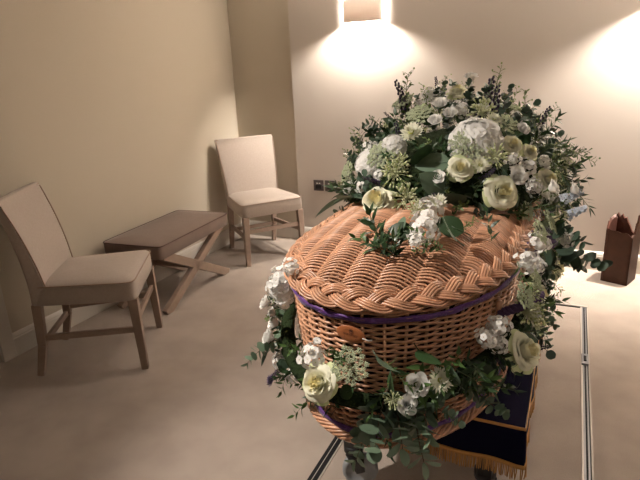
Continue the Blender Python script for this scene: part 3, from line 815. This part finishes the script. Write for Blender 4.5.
def bigleaf(m, seed):
    b = MB(); leaf(b, (0, 0, 0), (.25, 0, 1), (-1, 0, .2), 1.0, .72, 0, 8, 'oval', .12, .2); b.tube([(0, 0, -.25), (0, 0, 0), (.1, 0, .45)], .018, 5)
    return (me(b, 'broad_leaf', m), [])
proto('big_leaf', [bigleaf('euca', 1), bigleaf('leafdark', 2), bigleaf('eucadark', 3)])
PN = dict(rose='rose', lisianthus='lisianthus', hydrangea='hydrangea', stock='stock_flower', agapanthus='bud_cluster', umbel='lace_umbel', scabious='scabious',
          delphinium='dark_bud_spike', blue_delphinium='blue_floret_spike', thistle='thistle_head', ruscus='ruscus_sprig', eucalyptus='eucalyptus_sprig',
          eucalyptus_dark='eucalyptus_sprig', sprig='small_leaved_sprig', long_ruscus='narrow_leaved_frond', big_leaf='broad_leaf')
COUNT = {}
def put(parent, kind, pos, n, size, spin=None, var=None, lift=0.):
    pn = PN[kind]; key = (parent.name, pn)
    if COUNT.get(key, 0) >= 98: return None
    COUNT[key] = COUNT.get(key, 0)+1
    v = PROTO[kind][rnd.randrange(len(PROTO[kind])) if var is None else var]
    o = bpy.data.objects.new(pn, v[0]); col.objects.link(o); o.parent = parent
    n = Vector(n).normalized(); p = Vector(pos)+n*lift-parent.location
    o.matrix_local = frame(p, n, rnd.uniform(0, 6) if spin is None else spin, size)
    for sn, sm in v[1]:
        s = bpy.data.objects.new(sn, sm); col.objects.link(s); s.parent = o
    return o
SPRAY = [
 ('rose',2.064,-2.333,0.975, -0.18,-0.55,0.80, 0.133),
 ('stock',2.269,-2.506,0.975, 0.05,-0.55,0.80, 0.065),
 ('big_leaf',2.338,-2.527,0.975, 0.14,-0.55,0.80, 0.074),
 ('big_leaf',2.217,-2.561,0.975, -0.05,-0.55,0.80, 0.059),
 ('agapanthus',2.221,-2.431,0.975, 0.00,-0.55,0.80, 0.069),
 ('lisianthus',2.247,-2.296,1.061, 0.15,-0.76,0.63, 0.042),
 ('rose',2.307,-2.254,1.086, 0.32,-0.67,0.67, 0.094),
 ('rose',2.440,-2.227,0.991, 0.69,-0.62,0.38, 0.115),
 ('rose',2.441,-2.066,1.136, 0.61,-0.37,0.70, 0.080),
 ('rose',2.558,-2.002,1.011, 0.88,-0.29,0.37, 0.089),
 ('rose',2.183,-1.688,1.293, -0.04,0.03,1.00, 0.094),
 ('rose',2.494,-2.018,1.104, 0.73,-0.31,0.61, 0.065),
 ('hydrangea',2.342,-2.122,1.170, 0.37,-0.45,0.81, 0.178),
 ('hydrangea',1.953,-2.143,1.077, -0.66,-0.48,0.58, 0.119),
 ('lisianthus',2.175,-1.965,1.258, -0.06,-0.25,0.97, 0.053),
 ('lisianthus',2.189,-2.097,1.212, -0.03,-0.41,0.91, 0.046),
 ('lisianthus',2.228,-2.050,1.231, 0.07,-0.35,0.93, 0.047),
 ('lisianthus',2.469,-2.163,1.026, 0.73,-0.51,0.45, 0.056),
 ('lisianthus',2.231,-1.686,1.337, 0.06,0.03,1.00, 0.054),
 ('lisianthus',2.457,-1.955,1.168, 0.62,-0.24,0.74, 0.047),
 ('scabious',2.361,-2.221,1.088, 0.46,-0.61,0.65, 0.055),
 ('scabious',2.121,-2.146,1.178, -0.21,-0.48,0.85, 0.079),
 ('scabious',2.368,-2.009,1.206, 0.42,-0.30,0.86, 0.053),
 ('agapanthus',2.095,-2.272,1.070, -0.32,-0.71,0.63, 0.121),
 ('agapanthus',2.115,-2.252,1.099, -0.25,-0.66,0.70, 0.083),
 ('agapanthus',2.159,-2.348,0.984, -0.14,-0.90,0.42, 0.104),
 ('agapanthus',2.399,-2.159,1.110, 0.54,-0.50,0.68, 0.100),
 ('agapanthus',2.325,-1.963,1.239, 0.30,-0.25,0.92, 0.116),
 ('umbel',2.020,-2.178,1.112, -0.49,-0.53,0.69, 0.121),
 ('umbel',2.312,-2.174,1.148, 0.31,-0.53,0.79, 0.125),
 ('umbel',2.113,-2.027,1.230, -0.22,-0.32,0.92, 0.104),
 ('umbel',1.992,-1.809,1.259, -0.46,-0.08,0.88, 0.101),
 ('umbel',2.408,-1.990,1.191, 0.51,-0.28,0.81, 0.087),
 ('stock',2.282,-2.600,0.975, 0.04,-0.55,0.80, 0.082),
 ('stock',2.243,-2.401,0.975, 0.04,-0.55,0.80, 0.087),
 ('stock',2.449,-2.120,1.093, 0.65,-0.45,0.61, 0.057),
 ('stock',2.498,-2.076,1.065, 0.76,-0.39,0.52, 0.064),
 ('stock',2.521,-2.094,1.008, 0.83,-0.41,0.38, 0.057),
 ('stock',2.085,-1.741,1.291, -0.26,-0.02,0.97, 0.078),
 ('stock',2.540,-1.969,1.064, 0.83,-0.26,0.50, 0.053),
 ('delphinium',2.298,-1.746,1.278, 0.23,-0.03,0.97, 0.188),
 ('delphinium',2.363,-1.853,1.248, 0.38,-0.13,0.91, 0.156),
 ('delphinium',2.001,-1.813,1.289, -0.42,-0.08,0.90, 0.155),
 ('delphinium',2.487,-1.618,1.177, 0.67,0.10,0.74, 0.132),
 ('delphinium',2.079,-2.130,1.173, -0.32,-0.46,0.83, 0.101),
 ('delphinium',2.394,-2.216,1.064, 0.55,-0.60,0.58, 0.079),
 ('big_leaf',2.172,-2.236,1.124, -0.08,-0.64,0.77, 0.107),
 ('big_leaf',2.231,-2.258,1.103, 0.09,-0.68,0.73, 0.099),
 ('big_leaf',2.336,-2.593,0.975, 0.12,-0.55,0.80, 0.076),
 ('big_leaf',2.223,-2.598,0.975, -0.06,-0.55,0.80, 0.063),
 ('big_leaf',1.801,-2.107,0.917, -0.92,-0.38,0.13, 0.128),
 ('big_leaf',1.918,-2.205,0.975, -0.32,-0.55,0.80, 0.118),
 ('big_leaf',2.303,-2.316,1.010, 0.33,-0.81,0.48, 0.090),
 ('big_leaf',2.248,-2.313,1.037, 0.16,-0.81,0.57, 0.091),
 ('ruscus',2.175,-2.668,0.975, -0.18,-0.55,0.80, 0.112),
 ('ruscus',2.120,-2.589,0.975, -0.23,-0.55,0.80, 0.098),
 ('ruscus',2.194,-2.626,0.975, -0.13,-0.55,0.80, 0.104),
 ('ruscus',2.293,-2.684,0.975, 0.02,-0.55,0.80, 0.063),
 ('ruscus',2.210,-2.709,0.975, -0.15,-0.55,0.80, 0.083),
 ('ruscus',2.171,-2.686,0.975, -0.20,-0.55,0.80, 0.085),
 ('stock',2.292,-2.717,0.975, 0.00,-0.55,0.80, 0.038),
 ('sprig',2.326,-2.658,0.975, 0.09,-0.55,0.80, 0.059),
 ('scabious',2.261,-2.348,0.975, 0.08,-0.55,0.80, 0.060),
 ('ruscus',2.431,-2.460,0.975, 0.26,-0.55,0.80, 0.070),
 ('delphinium',2.261,-2.329,1.010, 0.20,-0.85,0.49, 0.078),
 ('hydrangea',2.054,-2.162,1.144, -0.39,-0.51,0.77, 0.087),
 ('umbel',1.827,-2.013,1.007, -0.89,-0.30,0.35, 0.100),
 ('sprig',1.837,-1.984,1.049, -0.86,-0.26,0.44, 0.100),
 ('sprig',1.855,-1.952,1.129, -0.77,-0.22,0.60, 0.100),
 ('stock',1.830,-2.026,0.959, -0.91,-0.32,0.25, 0.069),
 ('ruscus',1.822,-2.060,0.923, -0.92,-0.35,0.15, 0.114),
 ('ruscus',2.224,-2.688,0.975, -0.11,-0.55,0.80, 0.089),
 ('ruscus',1.913,-2.160,1.001, -0.78,-0.50,0.38, 0.106),
 ('ruscus',1.996,-2.024,1.182, -0.51,-0.32,0.80, 0.108),
 ('ruscus',1.858,-1.948,1.121, -0.78,-0.22,0.59, 0.085),
 ('sprig',2.003,-1.820,1.319, -0.39,-0.08,0.92, 0.154),
 ('sprig',2.031,-1.777,1.271, -0.38,-0.05,0.92, 0.133),
 ('sprig',2.310,-1.658,1.318, 0.23,0.06,0.97, 0.155),
 ('sprig',2.437,-1.622,1.227, 0.54,0.10,0.84, 0.140),
 ('sprig',2.504,-1.624,1.193, 0.67,0.09,0.73, 0.115),
 ('sprig',2.362,-2.459,0.975, 0.18,-0.55,0.80, 0.071),
 ('sprig',2.266,-2.675,0.975, -0.02,-0.55,0.80, 0.064),
 ('sprig',1.959,-1.934,1.187, -0.58,-0.22,0.79, 0.113),
 ('sprig',1.878,-1.915,1.117, -0.77,-0.20,0.61, 0.101),
 ('sprig',1.817,-2.042,0.973, -0.91,-0.32,0.27, 0.099),
 ('sprig',2.121,-1.728,1.312, -0.17,-0.01,0.98, 0.101),
 ('sprig',2.571,-1.785,1.071, 0.87,-0.06,0.49, 0.130),
 ('sprig',2.621,-1.661,1.062, 0.90,0.05,0.43, 0.113),
 ('sprig',2.503,-1.858,1.150, 0.71,-0.14,0.69, 0.091),
]
GARLAND = [
 ('stock',1.916,-2.714,0.849, -0.86,-0.50,0.00, 0.066),
 ('stock',1.917,-2.711,0.800, -0.87,-0.50,0.00, 0.072),
 ('stock',1.909,-2.732,0.828, -0.86,-0.51,0.00, 0.049),
 ('stock',2.095,-2.898,0.745, -0.32,-0.95,0.00, 0.061),
 ('stock',1.910,-2.724,0.603, -0.86,-0.50,0.00, 0.057),
 ('stock',1.986,-2.778,0.611, -0.73,-0.68,0.00, 0.060),
 ('stock',1.984,-2.776,0.911, -0.74,-0.68,0.00, 0.041),
 ('lisianthus',1.899,-2.758,0.788, -0.85,-0.52,0.00, 0.038),
 ('lisianthus',1.908,-2.734,0.718, -0.86,-0.51,0.00, 0.044),
 ('lisianthus',1.901,-2.755,0.681, -0.85,-0.52,0.00, 0.050),
 ('lisianthus',1.906,-2.738,0.750, -0.86,-0.51,0.00, 0.033),
 ('rose',2.130,-2.908,0.697, -0.19,-0.98,0.00, 0.094),
 ('rose',2.518,-2.609,0.691, 0.95,-0.33,0.00, 0.106),
 ('rose',2.560,-1.965,0.681, 1.00,0.00,0.00, 0.106),
 ('umbel',2.200,-2.914,0.749, 0.08,-1.00,0.00, 0.086),
 ('lisianthus',2.328,-2.869,0.714, 0.53,-0.85,0.00, 0.049),
 ('lisianthus',2.311,-2.881,0.666, 0.47,-0.88,0.00, 0.041),
 ('scabious',2.368,-2.838,0.716, 0.64,-0.77,0.00, 0.054),
 ('agapanthus',2.285,-2.890,0.679, 0.39,-0.92,0.00, 0.050),
 ('delphinium',1.899,-2.758,0.556, -0.85,-0.52,0.00, 0.068),
 ('thistle',1.901,-2.757,0.549, -0.85,-0.52,0.00, 0.040),
 ('stock',2.484,-2.689,0.787, 0.89,-0.45,0.00, 0.052),
 ('stock',2.463,-2.729,0.774, 0.85,-0.52,0.00, 0.047),
 ('stock',2.486,-2.685,0.741, 0.90,-0.45,0.00, 0.043),
 ('agapanthus',2.533,-2.565,0.779, 0.96,-0.26,0.00, 0.091),
 ('agapanthus',2.555,-2.445,0.684, 0.99,-0.11,0.00, 0.072),
 ('umbel',2.523,-2.596,0.829, 0.95,-0.31,0.00, 0.069),
 ('stock',2.531,-2.570,0.918, 0.96,-0.27,0.00, 0.049),
 ('stock',2.549,-2.490,0.879, 0.99,-0.16,0.00, 0.042),
 ('umbel',2.559,-2.391,0.966, 1.00,-0.04,0.00, 0.070),
 ('agapanthus',2.566,-1.413,0.617, 1.00,0.01,0.00, 0.116),
 ('rose',2.570,-1.410,0.777, 1.00,0.02,0.00, 0.087),
 ('stock',2.553,-2.462,0.936, 0.99,-0.13,0.00, 0.052),
 ('stock',2.593,-1.416,0.690, 1.00,0.01,0.00, 0.079),
 ('delphinium',2.553,-2.461,0.968, 0.99,-0.13,0.00, 0.052),
 ('delphinium',2.485,-2.687,0.687, 0.89,-0.45,0.00, 0.039),
 ('ruscus',2.560,-2.384,0.992, 1.00,-0.03,0.00, 0.070),
 ('agapanthus',2.560,-1.882,0.887, 1.00,0.00,0.00, 0.085),
 ('umbel',2.564,-1.412,0.844, 1.00,0.01,0.00, 0.121),
 ('lisianthus',2.560,-2.310,1.042, 1.00,0.00,0.00, 0.045),
 ('umbel',2.562,-1.409,0.718, 1.00,0.02,0.00, 0.106),
 ('delphinium',2.560,-2.058,0.862, 1.00,0.00,0.00, 0.086),
 ('agapanthus',2.595,-1.417,0.767, 1.00,0.00,0.00, 0.104),
 ('umbel',2.542,-2.526,0.975, 0.98,-0.21,0.00, 0.065),
 ('lisianthus',2.579,-1.415,0.665, 1.00,0.01,0.00, 0.071),
 ('stock',2.615,-2.366,0.918, 1.00,-0.01,0.00, 0.049),
 ('delphinium',2.560,-1.807,0.891, 1.00,0.00,0.00, 0.096),
 ('sprig',2.575,-1.411,0.906, 1.00,0.01,0.00, 0.129),
 ('ruscus',2.574,-1.413,0.719, 1.00,0.01,0.00, 0.132),
 ('umbel',2.560,-2.361,0.871, 1.00,-0.00,0.00, 0.067),
 ('umbel',2.540,-2.537,0.856, 0.97,-0.22,0.00, 0.061),
 ('scabious',2.580,-1.413,0.898, 1.00,0.01,0.00, 0.077),
 ('ruscus',2.555,-2.446,0.760, 0.99,-0.11,0.00, 0.076),
 ('ruscus',2.516,-2.616,0.889, 0.94,-0.34,0.00, 0.058),
 ('agapanthus',2.536,-2.550,0.823, 0.97,-0.24,0.00, 0.066),
 ('ruscus',2.342,-2.861,0.728, 0.57,-0.82,0.00, 0.076),
 ('ruscus',2.302,-2.884,0.733, 0.45,-0.90,0.00, 0.067),
 ('ruscus',2.377,-2.834,0.689, 0.66,-0.75,0.00, 0.077),
 ('ruscus',2.491,-2.674,0.709, 0.90,-0.43,0.00, 0.073),
 ('blue_delphinium',2.607,-2.361,1.033, 1.00,-0.00,0.00, 0.069),
 ('blue_delphinium',2.623,-2.371,0.993, 1.00,-0.01,0.00, 0.064),
 ('lisianthus',2.613,-2.365,1.051, 1.00,-0.01,0.00, 0.037),
 ('big_leaf',2.269,-2.897,0.743, 0.33,-0.94,0.00, 0.062),
 ('big_leaf',2.275,-2.894,0.707, 0.35,-0.93,0.00, 0.058),
 ('big_leaf',2.353,-2.853,0.752, 0.60,-0.80,0.00, 0.071),
 ('big_leaf',2.377,-2.832,0.656, 0.67,-0.75,0.00, 0.064),
 ('big_leaf',1.888,-2.799,0.642, -0.84,-0.55,0.00, 0.044),
 ('big_leaf',2.399,-2.811,0.696, 0.72,-0.69,0.00, 0.060),
 ('big_leaf',2.180,-2.914,0.671, -0.00,-1.00,0.00, 0.046),
 ('ruscus',1.923,-2.697,0.669, -0.87,-0.49,0.00, 0.097),
 ('ruscus',2.007,-2.799,0.681, -0.67,-0.74,0.00, 0.079),
 ('ruscus',1.913,-2.720,0.536, -0.86,-0.50,0.00, 0.087),
 ('ruscus',2.418,-2.793,0.705, 0.76,-0.65,0.00, 0.092),
 ('ruscus',2.449,-2.750,0.644, 0.83,-0.56,0.00, 0.095),
 ('ruscus',2.471,-2.714,0.667, 0.87,-0.50,0.00, 0.087),
 ('ruscus',2.402,-2.809,0.737, 0.73,-0.69,0.00, 0.068),
 ('ruscus',2.435,-2.768,0.727, 0.80,-0.60,0.00, 0.070),
 ('ruscus',1.993,-2.786,0.571, -0.71,-0.70,0.00, 0.060),
 ('ruscus',2.165,-2.912,0.767, -0.06,-1.00,0.00, 0.054),
 ('ruscus',2.252,-2.904,0.674, 0.27,-0.96,0.00, 0.059),
 ('eucalyptus',2.260,-2.900,0.620, 0.30,-0.95,0.00, 0.106),
 ('eucalyptus',2.302,-2.882,0.612, 0.45,-0.90,0.00, 0.115),
 ('eucalyptus',2.339,-2.861,0.579, 0.56,-0.83,0.00, 0.116),
 ('eucalyptus',2.227,-2.908,0.571, 0.18,-0.98,0.00, 0.080),
 ('eucalyptus',2.454,-2.740,0.606, 0.84,-0.55,0.00, 0.068),
 ('eucalyptus',1.889,-2.787,0.658, -0.84,-0.54,0.00, 0.066),
 ('eucalyptus',2.352,-2.853,0.627, 0.60,-0.80,0.00, 0.092),
 ('eucalyptus',2.560,-2.180,0.542, 1.00,0.00,0.00, 0.131),
 ('eucalyptus',2.586,-1.414,0.573, 1.00,0.01,0.00, 0.223),
 ('eucalyptus',2.621,-2.371,0.851, 1.00,-0.01,0.00, 0.137),
 ('eucalyptus',2.604,-2.360,0.924, 1.00,-0.00,0.00, 0.109),
 ('eucalyptus',2.560,-1.788,0.517, 1.00,0.00,0.00, 0.118),
 ('long_ruscus',2.601,-1.420,0.883, 1.00,0.00,0.00, 0.179),
 ('long_ruscus',2.618,-2.369,1.052, 1.00,-0.01,0.00, 0.116),
 ('long_ruscus',2.581,-1.416,0.924, 1.00,0.01,0.00, 0.154),
 ('sprig',2.616,-2.367,1.157, 1.00,-0.01,0.00, 0.103),
 ('sprig',1.900,-2.761,0.744, -0.85,-0.53,0.00, 0.065),
 ('sprig',2.560,-2.246,0.676, 1.00,0.00,0.00, 0.080),
 ('sprig',2.584,-1.417,0.400, 1.00,0.01,0.00, 0.119),
 ('sprig',2.146,-2.912,0.773, -0.13,-0.99,0.00, 0.046),
]
SP_C = Vector((2.2, -1.72, .86)); SP_R = (.43, .66, .43)
spray = empty('coffin_spray', (2.2, -1.72, .94), label='large domed spray of cream roses and hydrangeas on the coffin lid', cat='flower arrangement')
garland = empty('flower_garland', (CXC, -1.9, .66), label='garland of white flowers and eucalyptus hung around the coffin sides', cat='garland')
# foam mound under the spray and the leafy core of the garland
b = MB(); rows = []
for i in range(9):
    ph = PI/2*i/8; rows.append([((SP_R[0]-.10)*math.cos(ph)*math.cos(a), (SP_R[1]-.10)*math.cos(ph)*math.sin(a), -.03+(SP_R[2]-.20)*math.sin(ph)) for a in np.arange(36)*2*PI/36])
b.grid(rows, 0, closev=True); b.build('moss_base', 'moss', spray)
RG, NG, LG = outl(240, .026)
def gz(x, y):  # height at which the garland hangs: swagged lower at the foot end
    return .66+.06*min(1, max(0, (y+2.85)/.6))-(.025 if y < -2.75 else 0)
GZ = np.array([gz(x, y) for x, y in RG]); GO = np.array((CXC, -1.9, .66))
MB().tube(np.column_stack([RG, GZ])-GO, .020, 8, closed=True).build('garland_rope', 'moss', garland)

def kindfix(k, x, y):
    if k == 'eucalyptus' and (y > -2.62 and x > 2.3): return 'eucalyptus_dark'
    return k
LONG = ('ruscus', 'eucalyptus', 'eucalyptus_dark', 'sprig', 'long_ruscus', 'delphinium', 'big_leaf', 'blue_delphinium')
UP = Vector((0, 0, 1)); SOUTH = Vector((.15, -1, .35))
for k, x, y, z, nx, ny, nz, s in SPRAY:
    n = Vector((nx, ny, nz)); p = Vector((x, y, z))
    if k in ('sprig', 'delphinium', 'ruscus', 'eucalyptus', 'long_ruscus'):
        d = (n*.6+UP*(.9 if z > 1.12 else .1)+Vector((rnd.uniform(-.25, .25), rnd.uniform(-.25, .25), 0))).normalized()
        put(spray, k, p-d*s*1.25*.75, d, s*1.25)
    elif k == 'big_leaf':
        d = (n*.25+Vector((rnd.uniform(-1, 1), -.2, rnd.uniform(-.2, .7)))).normalized(); put(spray, k, p-d*s*.5, d, s*1.1, var=0 if x < 1.95 else None)
    else:
        if z < 1.04 and y < -2.15: p = p+Vector((0, -.01, .022)); s *= 1.05
        put(spray, k, p-n*s*.15, n*.75+SOUTH*.35, s*(.84 if k == 'rose' else .92 if k == 'hydrangea' else .95), var=None)
for k, x, y, z, nx, ny, nz, s in GARLAND:
    n = Vector((nx, ny, 0)); p = Vector((x, y, z)); k = kindfix(k, x, y)
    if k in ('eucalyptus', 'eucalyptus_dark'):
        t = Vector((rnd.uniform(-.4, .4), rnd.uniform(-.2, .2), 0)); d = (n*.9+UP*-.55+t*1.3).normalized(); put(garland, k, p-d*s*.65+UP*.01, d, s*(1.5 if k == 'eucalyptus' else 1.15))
    elif k in ('ruscus', 'sprig', 'delphinium', 'long_ruscus'):
        d = (n*.8+Vector((rnd.uniform(-.7, .7), rnd.uniform(-.4, .4), rnd.uniform(-.6, .4)))).normalized(); put(garland, k, p-d*s*.7+n*.01, d, s*(1.0 if x < 2.06 and y < -2.5 else 1.25 if k == 'ruscus' else 1.15), var=3 if k == 'ruscus' and rnd.random() < .5 else None)
    elif k == 'big_leaf':
        d = (n*.3+Vector((rnd.uniform(-1, 1), 0, rnd.uniform(-.5, .8)))).normalized(); put(garland, k, p-d*s*.5, d, s*1.05)
    else:
        s *= 1.12 if k == 'stock' else .92 if k == 'rose' else 1.05; s *= .75 if k == 'blue_delphinium' else 1
        put(garland, k, p+n*(.028 if k == 'rose' else .026 if 2.2 < x < 2.45 and y < -2.7 else .008), n*.8+Vector((0, 0, .45)), s)
# greenery and small flowers filling the dome all round
def dome(a, ph, k=1.): return SP_C+Vector((SP_R[0]*k*math.cos(ph)*math.cos(a), SP_R[1]*k*math.cos(ph)*math.sin(a), SP_R[2]*k*math.sin(ph)))
def dn(p): q = p-SP_C; return Vector((q.x/SP_R[0]**2, q.y/SP_R[1]**2, q.z/SP_R[2]**2)).normalized()
placed = [Vector(r[1:4]) for r in SPRAY if r[0] not in LONG]
N = 330
for i in range(N):
    t = (i+.5)/N; a = i*2.39996; ph = math.asin(min(.98, .03+.97*t)); p = dome(a, ph, .86); n = dn(p)
    if min((p+n*.05-q).length for q in placed) < .05: continue
    k = rnd.choices(['ruscus', 'sprig', 'eucalyptus_dark', 'big_leaf'], [6, 3, 4, 2])[0]
    d = (n+Vector((rnd.uniform(-.6, .6), rnd.uniform(-.6, .6), rnd.uniform(-.35, .45)))).normalized()
    put(spray, k, p-d*.02, d, rnd.uniform(.085, .125)*(.75 if k == 'big_leaf' else 1))
N = 170
for i in range(N):
    t = (i+.5)/N; a = i*2.39996+1; ph = math.asin(min(.99, .06+.93*t)); p = dome(a, ph, rnd.uniform(.93, 1.02)); n = dn(p)
    if min((p-q).length for q in placed) < .055 or (p.y < -1.65 and rnd.random() < .62): continue
    k = rnd.choices(['stock', 'agapanthus', 'umbel', 'lisianthus', 'scabious', 'delphinium', 'rose'], [5, 3, 4, 3, 2, 3, 2 if p.y > -1.75 else 0])[0]
    s = dict(stock=.062, agapanthus=.075, umbel=.085, lisianthus=.045, scabious=.055, delphinium=.10, rose=.085)[k]*rnd.uniform(.85, 1.1)
    put(spray, k, p-n*s*.3, n+Vector((rnd.uniform(-.3, .3), rnd.uniform(-.3, .3), .1)), s); placed.append(p)
# greenery and flowers filling the garland all round
gp = [Vector(r[1:4]) for r in GARLAND if r[0] not in LONG]
for rep in range(2):
    for i in range(0, 240, 2 if rep == 0 else 2):
        p = Vector((RG[i][0], RG[i][1], GZ[i]+rnd.uniform(-.03, .03))); n = Vector((NG[i][0], NG[i][1], 0)); tg = Vector((-n.y, n.x, 0))
        front = p.y < -2.55
        k = rnd.choices(['ruscus', 'sprig', 'eucalyptus_dark', 'eucalyptus', 'big_leaf'], [6, 2, 2, 1, 1] if not (front and 2.02 < p.x < 2.38) else [3, 0, 0, 1, 0])[0]
        if front and 2.02 < p.x < 2.36 and rnd.random() < .7: continue
        if min((p+n*.03-q).length for q in gp) < .05: continue
        d = (n*.55+tg*rnd.uniform(-1, 1)+UP*rnd.uniform(-.6, .5)).normalized()
        put(garland, k, p+n*.006, d, rnd.uniform(.065, .10)*(.8 if k == 'big_leaf' else 1)*(.8 if p.y < -2.4 and p.x < 2.05 else 1))
for i in range(0, 240, 3):
    p = Vector((RG[i][0], RG[i][1], GZ[i]+rnd.uniform(-.05, .05))); n = Vector((NG[i][0], NG[i][1], 0)); p += n*.03
    if p.y < -2.62 or min((p-q).length for q in gp) < .06: continue
    k = rnd.choices(['stock', 'agapanthus', 'umbel', 'lisianthus', 'scabious', 'delphinium', 'rose'], [5, 4, 4, 2, 2, 2, 2])[0]
    s = dict(stock=.065, agapanthus=.08, umbel=.085, lisianthus=.045, scabious=.055, delphinium=.09, rose=.085)[k]*rnd.uniform(.85, 1.1)
    put(garland, k, p, n+Vector((rnd.uniform(-.3, .3), rnd.uniform(-.3, .3), .4)), s); gp.append(p)
